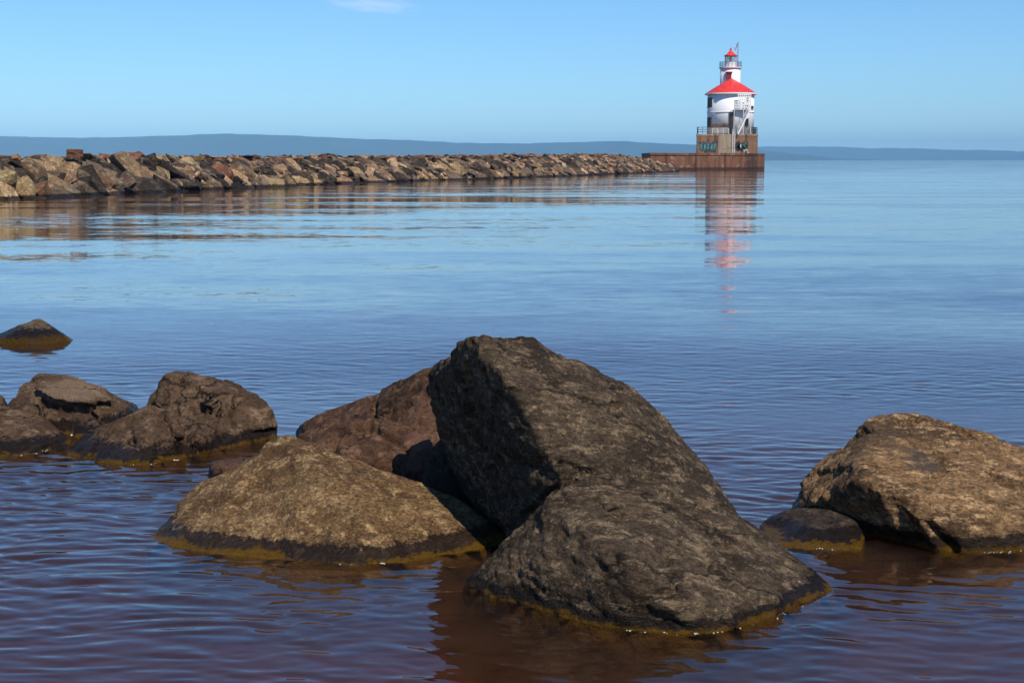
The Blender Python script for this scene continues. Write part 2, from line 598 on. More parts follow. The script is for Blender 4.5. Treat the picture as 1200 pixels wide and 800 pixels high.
# ------------------------------------------------------------------ far hills
def build_hill(name, prof, D, depth, seed, label):
    px = np.array([p[0] for p in prof], float); py = np.array([p[1] for p in prof], float)
    xs = np.linspace(px[0], px[-1], 420)
    yy = np.interp(xs, px, py)
    k = np.ones(15) / 15
    yy = np.convolve(np.pad(yy, 7, mode='edge'), k, 'valid')
    h = CAM_H + (HOR - yy) * D / F
    X = (xs - 600) / F * D
    q3 = np.stack([X / 90.0, np.zeros_like(X), np.zeros_like(X)], 1)
    h = np.maximum(h + D / F * 0.8 * fbm(q3, 4, seed), 0.5)
    rows = []
    for f, hh in ((-1.0, 0.0), (-0.72, 0.38), (-0.45, 0.66), (-0.2, 0.86), (0, 1.0), (0.3, 0.9), (1.0, 0.0)):
        pp = np.stack([X / 240.0, np.full_like(X, f * 9 + seed), np.zeros_like(X)], 1)
        zz = h * hh * (1 + (0.10 * fbm(pp, 4, seed + 3) if 0 < hh < 1 else 0)) - (1.0 if hh == 0 else 0)
        rows.append(np.stack([X * (1 + f * depth / D), np.full_like(X, D + f * depth), zz], 1))
    V = np.concatenate(rows)
    nr, nc = len(rows), len(X)
    idx = np.arange(nr * nc).reshape(nr, nc)
    q = np.stack([idx[:-1, :-1], idx[:-1, 1:], idx[1:, 1:], idx[1:, :-1]], -1).reshape(-1, 4)
    return tag(link(name, mesh_np(name, V, q), forest), kind='structure', label=label)


ft = NT('hill_forest')
fc = ft.new('TexCoord').outputs['Object']
fn = ft.noise(fc, 0.012, 8, 0.65)
fn2 = ft.noise(fc, 0.0016, 4, 0.6)
fcol = ft.mix(ft.ramp(fn.outputs['Fac'], 0.35, 0.65), (0.008, 0.018, 0.009), (0.020, 0.036, 0.016))
fcol = ft.mix(ft.ramp(fn2.outputs['Fac'], 0.45, 0.7), fcol, (0.026, 0.038, 0.022))
ft.bsdf(fcol, 0.95, ft.bump(fn.outputs['Fac'], 0.8, 12.0), 0, 0.1)
forest = ft.m
build_hill('hills', [(-420, 166), (-200, 161), (0, 160), (60, 161.5), (120, 162), (200, 160), (255, 157.5), (300, 157.5), (340, 159.5),
                     (420, 163), (480, 164.5), (520, 167), (590, 168.6), (640, 168), (700, 166), (735, 166), (770, 168.3), (830, 171), (900, 177), (980, 186), (1030, 187.4)],
           9000, 900, 4, 'long wooded hills faded blue behind the breakwater')
build_hill('hills', [(560, 178), (700, 174), (860, 172), (930, 172), (985, 172.3), (1010, 174.2), (1060, 174), (1120, 176), (1160, 176), (1200, 178),
                     (1300, 179.5), (1500, 182)], 12500, 1400, 11, 'low wooded far shore faded pale blue right of the lighthouse')

# air between here and the far shore
hz = bmesh.new()
add_box(hz, (0, 7800, 110), (52000, 17400, 240.0))
HZ = NT('haze_air')
pv = HZ.new('VolumePrincipled')
pv.inputs['Color'].default_value = (0.34, 0.67, 1.0, 1)
pv.inputs['Density'].default_value = 1.05e-4
pv.inputs['Anisotropy'].default_value = -0.4
HZ.l.new(pv.outputs[0], HZ.out.inputs['Volume'])
tag(link('haze', bm_mesh('haze', hz), HZ.m), kind='stuff', label='thin blue haze in the air over the lake')


# ------------------------------------------------------------------ big foreground boulders
def hull_into(bm, pts):
    b = bmesh.new()
    for p in pts:
        b.verts.new(p)
    bmesh.ops.convex_hull(b, input=b.verts)
    loose = [v for v in b.verts if not v.link_faces]
    bmesh.ops.delete(b, geom=loose, context='VERTS')
    bmesh.ops.recalc_face_normals(b, faces=b.faces)
    me = bpy.data.meshes.new('tmp'); b.to_mesh(me); b.free()
    bm.from_mesh(me)
    bpy.data.meshes.remove(me)


def boulder(name, hulls, mat, label, cat='boulder', voxel=0.013, seed=0, facet=0.02, ncell=60, rough=0.02, fine=0.006,
            strat=None, smooth_it=3, cracks=(), group=None, chips=0, chip_r=0.3, chip_d=0.05):
    bm = bmesh.new()
    allp = []
    for h in hulls:
        hull_into(bm, h); allp += [Vector(p) for p in h]
    cx = sum((p.x for p in allp)) / len(allp); cy = sum((p.y for p in allp)) / len(allp)
    org = np.array([cx, cy, 0.0])
    me = bm_mesh('tmp', bm)
    o = bpy.data.objects.new('tmp', me); COL.objects.link(o)
    md = o.modifiers.new('r', 'REMESH'); md.mode = 'VOXEL'; md.voxel_size = voxel; md.adaptivity = 0.0
    if smooth_it:
        sm = o.modifiers.new('s', 'SMOOTH'); sm.factor = 0.5; sm.iterations = smooth_it
    dg = bpy.context.evaluated_depsgraph_get()
    me2 = bpy.data.meshes.new_from_object(o.evaluated_get(dg))
    bpy.data.objects.remove(o); bpy.data.meshes.remove(me)
    n = len(me2.vertices)
    P = np.empty(n * 3); me2.vertices.foreach_get('co', P); P = P.reshape(n, 3)

    def normals():
        me2.vertices.foreach_set('co', P.astype(np.float32).ravel()); me2.update()
        q = np.empty(n * 3, np.float32); me2.vertex_normals.foreach_get('vector', q)
        return q.reshape(n, 3).astype(float)
    rs = np.random.RandomState(seed + 100)
    # planar chips: random planes shave the surface flat in places
    N = normals()
    for i in range(chips):
        v = rs.randint(n)
        q = rs.normal(size=3) * 0.42 + N[v]
        q /= np.linalg.norm(q)
        R_ = chip_r * rs.uniform(0.6, 1.5)
        dist = ((P - P[v]) ** 2).sum(1)
        mk = (dist < R_ * R_) & ((N * q).sum(1) > 0.1)
        h = ((P - P[v]) @ q)
        if not mk.any():
            continue
        lvl = np.percentile(h[mk], rs.uniform(74, 93))
        cut = np.where(mk & (h > lvl), h - lvl, 0)
        edge = np.clip((R_ - np.sqrt(dist)) / (0.12 * R_), 0, 1)
        P -= q[None, :] * (np.minimum(cut, chip_d) * edge)[:, None]
    # chipped facets: each cell leans its own way
    N = normals()
    if facet:
        wj = P + 0.05 * np.stack([fbm(P * 6, 2, seed + s_) for s_ in (1, 2, 3)], 1)
        sel = rs.choice(n, ncell, replace=False)
        seeds = P[sel]; dirs = rs.normal(size=(ncell, 3)); dirs /= np.linalg.norm(dirs, axis=1)[:, None]
        offs = rs.uniform(-0.3, 0.3, ncell)
        best = np.full(n, 1e9); arg = np.zeros(n, int)
        for i in range(ncell):
            dd = ((wj - seeds[i]) ** 2 * (1, 1, 1.4)).sum(1)
            mk = dd < best
            best[mk] = dd[mk]; arg[mk] = i
        amt = ((P - seeds[arg]) * dirs[arg]).sum(1)
        L = np.sqrt(best.max()) + 1e-6
        disp = np.clip(amt / (0.6 * L), -1, 1) * facet + offs[arg] * facet
        P += N * disp[:, None]
        N = normals()
    B = P if strat is None else (P @ np.array(Matrix.Rotation(strat[0], 3, strat[1]))) * np.array(strat[2])
    P += N * (rough * fbm(B * 3.0, 4, seed + 5) + 0.55 * rough * fbm(B * 8.0, 3, seed + 6, ridged=True))[:, None]
    N = normals()
    P += N * (fine * fbm(B * 22.0, 4, seed + 8, 0.6) + fine * 0.7 * fbm(B * 13.0, 3, seed + 9, ridged=True))[:, None]
    if cracks:
        px, py, _ = project(P)
        V = np.array([0, 0, CAM_H]) - P
        fr = (V * N).sum(1) > 0
        for line, wd, dep in cracks:
            best = np.full(n, 1e9)
            jx = px + 3.5 * fbm(P * 14, 3, seed + 31); jy = py + 3.5 * fbm(P * 14, 3, seed + 41)
            for (x0, y0), (x1, y1) in zip(line[:-1], line[1:]):
                ex, ey = x1 - x0, y1 - y0
                tt = np.clip(((jx - x0) * ex + (jy - y0) * ey) / (ex * ex + ey * ey), 0, 1)
                best = np.minimum(best, np.hypot(jx - x0 - tt * ex, jy - y0 - tt * ey))
            P -= N * (np.exp(-(best / wd) ** 2) * dep * fr)[:, None]
    P -= org
    me2.vertices.foreach_set('co', P.astype(np.float32).ravel())
    me2.polygons.foreach_set('use_smooth', np.ones(len(me2.polygons), bool))
    me2.name = name
    me2.update()
    me2.materials.clear()
    ob = link(name, me2, mat, loc=org)
    return tag(ob, label, cat, group)


def A3(*t):
    return [at(*p) for p in t]


def base(*t, drop=-0.42, out=0.06):
    """waterline pixels -> points on the water plane and below it, spreading a little"""
    r = []
    for px, py in t:
        g = ground(px, py)
        r.append(g)
        r.append(Vector((g.x, g.y - out, drop)))
    return r


M_big = rock_mat('boulder_basalt', (0.040, 0.027, 0.017), (0.105, 0.072, 0.044), (0.225, 0.155, 0.094), (0.38, 0.28, 0.17), 0.6, 60, 2.0,
                 band_rot=(0.2, R(-32), 0.5), band_scale=(0.55, 1.3, 2.0), cell=0.25, wet=0.05, crack=0.8, crack_scale=1.6, lichen=(0.22, 0.16, 0.095))
M_gran = rock_mat('boulder_granite', (0.10, 0.054, 0.022), (0.205, 0.120, 0.053), (0.33, 0.208, 0.098), (0.52, 0.37, 0.20), 0.65, 75, 2.6, cell=0.38, bumps=0.9, algae=0.016, wet=0.062)
M_brown = rock_mat('boulder_sandstone', (0.070, 0.034, 0.019), (0.135, 0.068, 0.038), (0.20, 0.112, 0.065), (0.24, 0.15, 0.09), 0.25, 60, 2.0, cell=0.1, bumps=0.9, crack=0.8, crack_scale=2.2, patch=[(at(492, 530, 7.22), (0.10, 0.3, 0.10), (0.19, 0.095, 0.07), 0.55)])
M_left = rock_mat('boulder_red_sandstone', (0.078, 0.045, 0.026), (0.155, 0.094, 0.055), (0.25, 0.16, 0.096), (0.25, 0.165, 0.095), 0.25, 55, 2.2, cell=0.12, bumps=1.1, crack=0.9, crack_scale=3.0, patch=[(at(92, 455, 9.15), (0.28, 0.5, 0.07), (0.28, 0.19, 0.125), 0.6)])
M_right = rock_mat('boulder_pink_granite', (0.085, 0.048, 0.023), (0.28, 0.16, 0.072), (0.50, 0.305, 0.15), (0.62, 0.42, 0.23), 0.7, 62, 2.4,
                   band_rot=(0, R(-12), 0.3), band_scale=(0.7, 1.2, 1.9), cell=0.3,
                   patch=[(at(1095, 545, 6.35), (0.10, 0.3, 0.05), (0.065, 0.054, 0.044), 0.8),
                          (at(1010, 508, 6.75), (0.22, 0.3, 0.11), (0.085, 0.058, 0.038), 0.5)])
M_dark = rock_mat('boulder_dark', (0.030, 0.021, 0.016), (0.060, 0.043, 0.031), (0.10, 0.072, 0.05), (0.16, 0.12, 0.09), 0.3, 60, 2.5, cell=0.15, algae=0.016, wet=0.06)

# the great two-lobed boulder in the middle
U = A3((497, 437, 6.85), (505, 424, 6.8), (545, 398, 6.2), (566, 396, 6.14), (600, 452, 5.85), (625, 400, 6.3), (645, 412, 6.3), (735, 452, 6.4), (775, 485, 6.42), (812, 522, 6.36),
       (835, 565, 6.3), (856, 600, 6.2), (645, 530, 5.70), (660, 566, 5.64), (510, 492, 6.9), (530, 545, 6.88), (556, 590, 6.8), (588, 628, 6.6),
       (720, 470, 6.05), (780, 540, 5.93), (700, 592, 5.58), (770, 612, 5.58), (850, 652, 5.62), (905, 665, 5.66), (570, 410, 6.95), (700, 455, 6.9), (800, 560, 6.8), (615, 612, 5.85))
U += [Vector((0.05, 6.75, -0.3)), Vector((0.9, 6.5, -0.3)), Vector((0.15, 7.0, -0.3)), Vector((0.75, 6.95, -0.3)), Vector((1.0, 6.1, -0.3)), Vector((0.15, 6.0, -0.3))]
Lw = A3((655, 568, 5.62), (690, 556, 5.7), (610, 622, 5.5), (618, 603, 5.55), (640, 582, 5.56), (780, 545, 5.95), (854, 598, 6.12), (900, 632, 5.95), (640, 590, 5.47), (690, 628, 5.2), (745, 662, 5.03), (800, 692, 4.98),
        (850, 706, 5.03), (880, 690, 5.25))
Lw += base((543, 683), (575, 698), (640, 716), (700, 733), (745, 743), (800, 743), (856, 738), (905, 722), (950, 702), (972, 690))
Lw += [Vector((1.30, 6.1, -0.3)), Vector((0.0, 6.2, -0.3)), Vector((1.45, 5.75, -0.2)), Vector((0.8, 6.5, -0.3))]
boulder('boulder', [U, Lw], M_big, 'largest dark brown boulder, two humped with a black shaded left face', seed=3, facet=0.014, ncell=70, chips=60, chip_r=0.26, chip_d=0.028, rough=0.013, fine=0.010,
        strat=(R(32), 'Y', (0.55, 1.2, 1.8)), voxel=0.0115, smooth_it=2,
        cracks=[([(655, 540), (672, 548), (690, 553)], 2.5, 0.035), ([(700, 585), (718, 598), (732, 603), (750, 604)], 3, 0.04), ([(612, 606), (640, 580), (662, 562), (680, 556)], 3, 0.03),
                ([(800, 650), (840, 668), (860, 684)], 3, 0.02), ([(545, 440), (560, 520), (590, 580)], 5, 0.03)])

# granite boulder before it on the left
Bg = A3((338, 509, 6.75), (318, 516, 6.8), (352, 516, 6.7), (380, 529, 6.68), (424, 544, 6.62), (490, 563, 6.55), (540, 588, 6.5), (556, 603, 6.45), (568, 616, 6.42), (233, 566, 6.62), (275, 541, 6.72),
        (205, 596, 6.5), (388, 570, 6.24), (425, 620, 6.0), (355, 540, 6.5))
Bg += base((166, 629), (192, 639), (245, 648), (330, 656), (412, 662), (470, 658), (530, 650), (604, 633))
Bg += [Vector((-1.5, 7.1, -0.3)), Vector((-0.9, 7.6, -0.3)), Vector((-0.3, 7.2, -0.3))]
boulder('boulder', [Bg], M_gran, 'speckled tan granite boulder, wedge shaped, left of the largest dark boulder', seed=11, facet=0.006, ncell=60, chips=10, chip_r=0.35, chip_d=0.02, rough=0.010, fine=0.0065, smooth_it=2, voxel=0.0115)

# brown sandstone slab and block behind those two
C1 = A3((358, 492, 8.5), (400, 474, 8.35), (432, 466, 8.2), (470, 449, 8.1), (500, 431, 8.0), (535, 420, 8.0), (575, 470, 7.9), (520, 520, 7.5), (440, 500, 7.9), (480, 540, 7.45), (560, 430, 8.5), (480, 450, 8.8))
C1 += base((345, 506), (372, 520)) + [Vector((-0.6, 7.3, -0.3)), Vector((-0.1, 7.3, -0.3)), Vector((-0.1, 8.8, -0.3)), Vector((-1.0, 9.0, -0.3))]
boulder('boulder', [C1], M_brown, 'smooth brown slab leaning up behind the left side of the largest boulder', seed=21, facet=0.010, ncell=30, chips=20, chip_r=0.4, chip_d=0.06, rough=0.010, fine=0.005, smooth_it=1, voxel=0.013,
        cracks=[([(437, 462), (439, 475), (436, 490)], 3, 0.06), ([(440, 492), (470, 478), (500, 462)], 3, 0.03)])
C2 = A3((349, 508, 7.65), (375, 494, 7.6), (415, 487, 7.55), (440, 487, 7.5), (468, 494, 7.4), (500, 512, 7.28), (508, 520, 7.25), (503, 545, 7.2), (488, 562, 7.15), (400, 530, 7.2), (450, 545, 7.15))
C2 += [Vector((-1.1, 7.3, -0.3)), Vector((-0.45, 7.05, -0.3)), Vector((-0.4, 7.6, -0.3)), Vector((-1.2, 7.9, -0.3))]
boulder('boulder', [C2], M_brown, 'low brown block with a pinkish end, wedged behind the speckled granite boulder', seed=24, facet=0.012, ncell=34, chips=26, chip_r=0.26, chip_d=0.06, rough=0.010, fine=0.006, smooth_it=1, voxel=0.012,
        cracks=[([(415, 500), (445, 505), (470, 520), (480, 530)], 3, 0.04)])
C3 = A3((505, 528, 6.95), (520, 516, 6.95), (545, 520, 6.95), (560, 560, 6.8), (500, 560, 6.85), (530, 590, 6.7), (545, 525, 7.2)) + [Vector((-0.5, 6.7, -0.3)), Vector((-0.1, 6.7, -0.3)), Vector((-0.1, 7.2, -0.3)), Vector((-0.5, 7.1, -0.3))]
boulder('boulder', [C3], M_dark, 'small dark rock in shadow under the overhang of the largest boulder', seed=27, facet=0.02, ncell=24, rough=0.015, voxel=0.013)
D1 = A3((246, 541, 7.55), (283, 537, 7.6), (290, 545, 7.4), (252, 549, 7.35), (248, 540, 7.8), (285, 536, 7.8)) + base((244, 561), (300, 560)) + [Vector((-1.3, 7.9, -0.3)), Vector((-1.6, 7.9, -0.3))]
boulder('boulder', [D1], M_brown, 'small flat topped brown stone at the back left of the granite boulder', seed=29, facet=0.01, ncell=16, rough=0.008, fine=0.003, voxel=0.011)

# left cluster
E1 = A3((4, 482, 9.0), (22, 456, 9.15), (44, 439, 9.3), (78, 444, 9.3), (112, 452, 9.3), (134, 470, 9.25), (150, 480, 9.2), (60, 470, 8.95), (110, 480, 8.9), (140, 487, 9.0), (80, 450, 9.7))
E1 += base((15, 505), (60, 508), (105, 507), (150, 498)) + [Vector((-3.0, 10, -0.3)), Vector((-2.2, 10, -0.3))]
J1 = A3((45, 442, 9.2), (80, 443, 9.15), (118, 455, 9.1), (136, 470, 9.05), (100, 474, 8.85), (60, 466, 8.9), (40, 455, 9.0), (80, 460, 9.6))
J2 = A3((8, 482, 8.95), (28, 470, 9.0), (48, 474, 8.85), (52, 492, 8.75), (24, 500, 8.8), (30, 480, 9.3))
boulder('boulder', [E1, J1, J2], M_left, 'broad brown boulder at the back of the left cluster, with a pale flat top', seed=31, facet=0.016, chips=60, chip_r=0.22, chip_d=0.07, ncell=40, rough=0.013, fine=0.007, smooth_it=1, voxel=0.0135,
        cracks=[([(50, 470), (70, 480), (95, 478), (120, 488)], 4, 0.06)])
E2a = A3((172, 474, 9.0), (186, 448, 9.05), (204, 435, 9.1), (222, 446, 9.05), (240, 442, 9.0), (268, 446, 8.95), (300, 461, 8.9), (320, 478, 8.85), (325, 491, 8.8), (262, 470, 8.6), (285, 500, 8.5), (240, 450, 9.5))
E2a += base((322, 512), (288, 518), (250, 528)) + [Vector((-2.3, 9.3, -0.3)), Vector((-1.7, 9.5, -0.3)), Vector((-2.2, 8.5, -0.3))]
E2b = A3((84, 523, 8.45), (98, 508, 8.5), (130, 495, 8.5), (165, 480, 8.5), (183, 472, 8.55), (200, 488, 8.4), (214, 512, 8.3), (240, 508, 8.35), (160, 515, 8.2), (250, 515, 8.4))
E2b += base((78, 533), (118, 541), (155, 546), (200, 541), (243, 530)) + [Vector((-2.6, 9.2, -0.3)), Vector((-1.9, 9.2, -0.3))]
K1 = A3((180, 476, 8.95), (186, 447, 9.0), (196, 438, 8.95), (206, 433, 9.05), (222, 446, 9.0), (230, 470, 8.85), (205, 485, 8.75), (205, 440, 9.4), (225, 460, 9.4))
K2 = A3((126, 499, 8.4), (150, 486, 8.45), (182, 471, 8.5), (206, 489, 8.25), (214, 508, 8.15), (192, 524, 8.05), (150, 520, 8.1), (128, 514, 8.2), (170, 500, 8.08), (160, 500, 8.8), (200, 510, 8.8))
K3 = A3((212, 512, 8.3), (232, 496, 8.35), (252, 506, 8.3), (248, 530, 8.2), (222, 536, 8.15), (230, 515, 8.1), (235, 515, 8.7))
K4 = A3((262, 452, 8.85), (300, 462, 8.75), (322, 480, 8.7), (326, 500, 8.68), (296, 505, 8.5), (270, 490, 8.5), (258, 470, 8.6), (300, 480, 9.2))
boulder('boulder', [E2a, E2b, K1, K2, K3, K4], M_left, 'largest reddish brown boulder of the left cluster, cracked and lumpy', seed=35, facet=0.016, chips=90, chip_r=0.22, chip_d=0.07, ncell=70, rough=0.014, fine=0.008, smooth_it=1, voxel=0.013,
        cracks=[([(178, 478), (195, 490), (205, 510), (212, 530)], 3, 0.05), ([(225, 480), (245, 475), (262, 482)], 5, 0.08), ([(283, 452), (276, 470), (272, 490)], 2, 0.03), ([(150, 515), (160, 520)], 3, 0.03)])
E3 = A3((-60, 478, 8.6), (-10, 470, 8.7), (8, 471, 8.7), (30, 479, 8.65), (56, 497, 8.55), (78, 515, 8.4), (30, 505, 8.35), (10, 480, 9.1))
E3 += base((-70, 533), (0, 534), (40, 533), (79, 526)) + [Vector((-3.4, 9.3, -0.3)), Vector((-2.7, 9.2, -0.3))]
boulder('boulder', [E3], M_left, 'brown sloping boulder at the front left of the left cluster, cut by the frame', seed=41, facet=0.014, chips=45, chip_r=0.24, chip_d=0.06, ncell=34, rough=0.012, fine=0.007, smooth_it=1, voxel=0.0135)
E4 = A3((86, 502, 8.75), (95, 494, 8.8), (112, 492, 8.8), (122, 500, 8.75)) + base((84, 511), (104, 514), (124, 510)) + [Vector((-2.6, 9.0, -0.3))]
boulder('boulder', [E4], M_dark, 'little wet stone wedged between the boulders of the left cluster', seed=44, facet=0.012, ncell=14, rough=0.01, fine=0.003, voxel=0.011)
E5 = A3((-14, 466, 9.6), (-4, 463, 9.6), (4, 468, 9.5), (6, 476, 9.4)) + base((-20, 482), (10, 482)) + [Vector((-3.4, 9.9, -0.3))]
boulder('boulder', [E5], M_left, 'small dark stone at the edge behind the front left boulder of the cluster', seed=45, facet=0.012, ncell=14, rough=0.01, fine=0.003, voxel=0.013)

# the lone peaked rock farther out
Fr = A3((8, 395, 13.2), (22, 386, 13.35), (38, 377, 13.5), (45, 374, 13.5), (52, 377, 13.5), (64, 385, 13.4), (78, 394, 13.3), (45, 380, 14.0)) + base((-28, 400), (0, 403), (40, 404), (84, 401))
Fr += [Vector((-4.6, 14.4, -0.3)), Vector((-4.2, 14.4, -0.3)), Vector((-5.0, 13.5, -0.02))]
M_far = rock_mat('boulder_peaked', (0.13, 0.085, 0.05), (0.20, 0.14, 0.085), (0.27, 0.20, 0.13), (0.3, 0.22, 0.15), 0.3, 40, 2.0, cell=0.1, algae=0.05, wet=0.13)
boulder('boulder', [Fr], M_far, 'small peaked rock alone farther out on the water, dark below and tan above', seed=47, facet=0.012, ncell=20, rough=0.012, fine=0.004, voxel=0.016)

# right boulder and the small one before it
G = A3((924, 600, 6.75), (930, 580, 6.78), (946, 561, 6.85), (976, 530, 6.95), (1001, 500, 7.0), (1022, 488, 7.0), (1056, 486, 7.0), (1100, 495, 6.95), (1150, 510, 6.9), (1200, 527, 6.85),
       (1262, 560, 6.75), (1310, 605, 6.6), (981, 577, 6.42), (1010, 562, 6.28), (1062, 590, 6.10), (1110, 617, 6.04), (1142, 638, 6.06), (1080, 490, 7.6), (1200, 540, 7.4), (1180, 590, 6.2))
G += base((1142, 646), (1200, 645), (1290, 640)) + [Vector((1.5, 7.0, -0.3)), Vector((1.45, 7.3, -0.3)), Vector((2.0, 7.9, -0.3)), Vector((2.9, 7.4, -0.3))]
boulder('boulder', [G], M_right, 'big speckled orange brown boulder at the right edge with a dark undercut', seed=53, facet=0.016, chips=60, chip_r=0.24, chip_d=0.04, ncell=60, rough=0.014, fine=0.009, smooth_it=1, voxel=0.0125,
        strat=(R(12), 'Y', (0.7, 1.2, 1.6)),
        cracks=[([(1120, 500), (1150, 515)], 3, 0.03), ([(1160, 555), (1175, 566), (1200, 572)], 3, 0.03), ([(1055, 493), (1075, 492)], 4, 0.03), ([(1085, 610), (1105, 630), (1120, 646)], 4, 0.04)])
H = A3((892, 613, 6.45), (905, 603, 6.5), (925, 599, 6.5), (955, 597, 6.48), (985, 598, 6.42), (1002, 608, 6.35), (1011, 625, 6.3), (950, 610, 6.32), (950, 600, 6.75), (990, 605, 6.65))
H += base((893, 634), (915, 640), (950, 643), (1010, 643)) + [Vector((1.1, 6.9, -0.3)), Vector((1.55, 6.8, -0.3))]
boulder('boulder', [H], M_dark, 'small rounded dark wet boulder tucked against the big right boulder', seed=57, facet=0.01, ncell=20, rough=0.012, fine=0.004, smooth_it=8, voxel=0.011)


# ------------------------------------------------------------------ breakwater of quarried boulders
BW = [(-31.0, 38.0), (-21.8, 60.2), (-17.2, 82.0), (-11.5, 106.0), (0.0, 134.0), (9.8, 163.0), (20.0, 198.0), (25.5, 214.0)]
BP = np.array(BW)
seg = np.hypot(*np.diff(BP, axis=0).T); cum = np.concatenate([[0], np.cumsum(seg)])


def bw_at(s):
    x, y = np.interp(s, cum, BP[:, 0]), np.interp(s, cum, BP[:, 1])
    e = 4.0
    dx = np.interp(s + e, cum, BP[:, 0]) - np.interp(s - e, cum, BP[:, 0]); dy = np.interp(s + e, cum, BP[:, 1]) - np.interp(s - e, cum, BP[:, 1])
    L = math.hypot(dx, dy)
    return x, y, dx / L, dy / L


def y_bw(s):
    return bw_at(s)[1]


def crest_h(s):
    x, y, _, _ = bw_at(s)
    return float(np.interp(y, [38, 64, 107, 160, 190, 205, 214], [1.8, 1.82, 1.93, 2.25, 2.4, 2.0, 1.1]))


RK = dict(speck_scale=9.0, big=0.55, algae=0.0, wet=0.16, vary=0.30, cell=0.12, bumps=0.9)
BWM = {
    'tan': rock_mat('breakwater_tan', (0.15, 0.092, 0.048), (0.36, 0.23, 0.125), (0.52, 0.36, 0.20), (0.5, 0.4, 0.28), 0.3, **RK),
    'grey brown': rock_mat('breakwater_grey_brown', (0.085, 0.058, 0.038), (0.175, 0.122, 0.08), (0.26, 0.19, 0.13), (0.36, 0.29, 0.22), 0.3, **RK),
    'rust brown': rock_mat('breakwater_rust', (0.12, 0.055, 0.028), (0.22, 0.105, 0.052), (0.30, 0.155, 0.085), (0.42, 0.27, 0.18), 0.3, **RK),
    'ochre': rock_mat('breakwater_ochre', (0.26, 0.165, 0.075), (0.44, 0.31, 0.16), (0.56, 0.43, 0.26), (0.6, 0.5, 0.33), 0.3, **RK),
    'dark brown': rock_mat('breakwater_dark', (0.025, 0.018, 0.013), (0.058, 0.042, 0.030), (0.10, 0.075, 0.054), (0.2, 0.16, 0.12), 0.3, **RK),
}
rng = random.Random(12)


def slab_mesh(L, Wd, Hh, sd_):
    r = random.Random(sd_)
    bm = bmesh.new()
    for i in range(15):
        while True:
            p = Vector((r.uniform(-1, 1), r.uniform(-1, 1), r.uniform(-1, 1)))
            m = (abs(p.x) ** 4 + abs(p.y) ** 4 + abs(p.z) ** 4)
            if 0.55 < m < 1.3:
                break
        bm.verts.new((p.x * L / 2, p.y * Wd / 2, p.z * Hh / 2))
    bmesh.ops.convex_hull(bm, input=bm.verts)
    bmesh.ops.delete(bm, geom=[v for v in bm.verts if not v.link_faces], context='VERTS')
    bmesh.ops.dissolve_limit(bm, angle_limit=R(14), verts=bm.verts, edges=bm.edges)
    bmesh.ops.bevel(bm, geom=list(bm.edges), offset=0.025 * min(L, Wd, Hh) + 0.008, segments=1, affect='EDGES', clamp_overlap=True)
    bmesh.ops.triangulate(bm, faces=bm.faces)
    bmesh.ops.subdivide_edges(bm, edges=[e for e in bm.edges if e.calc_length() > 0.28 * L], cuts=2, use_grid_fill=True)
    bmesh.ops.triangulate(bm, faces=bm.faces)
    P = np.array([v.co[:] for v in bm.verts])
    d = np.stack([fbm(P * 1.6 + sd_ % 97, 3, k) for k in (1, 2, 3)], 1) * 0.026 * (L + Wd) / 2
    for v, q in zip(bm.verts, P + d):
        v.co = q
    bmesh.ops.recalc_face_normals(bm, faces=bm.faces)
    return bm


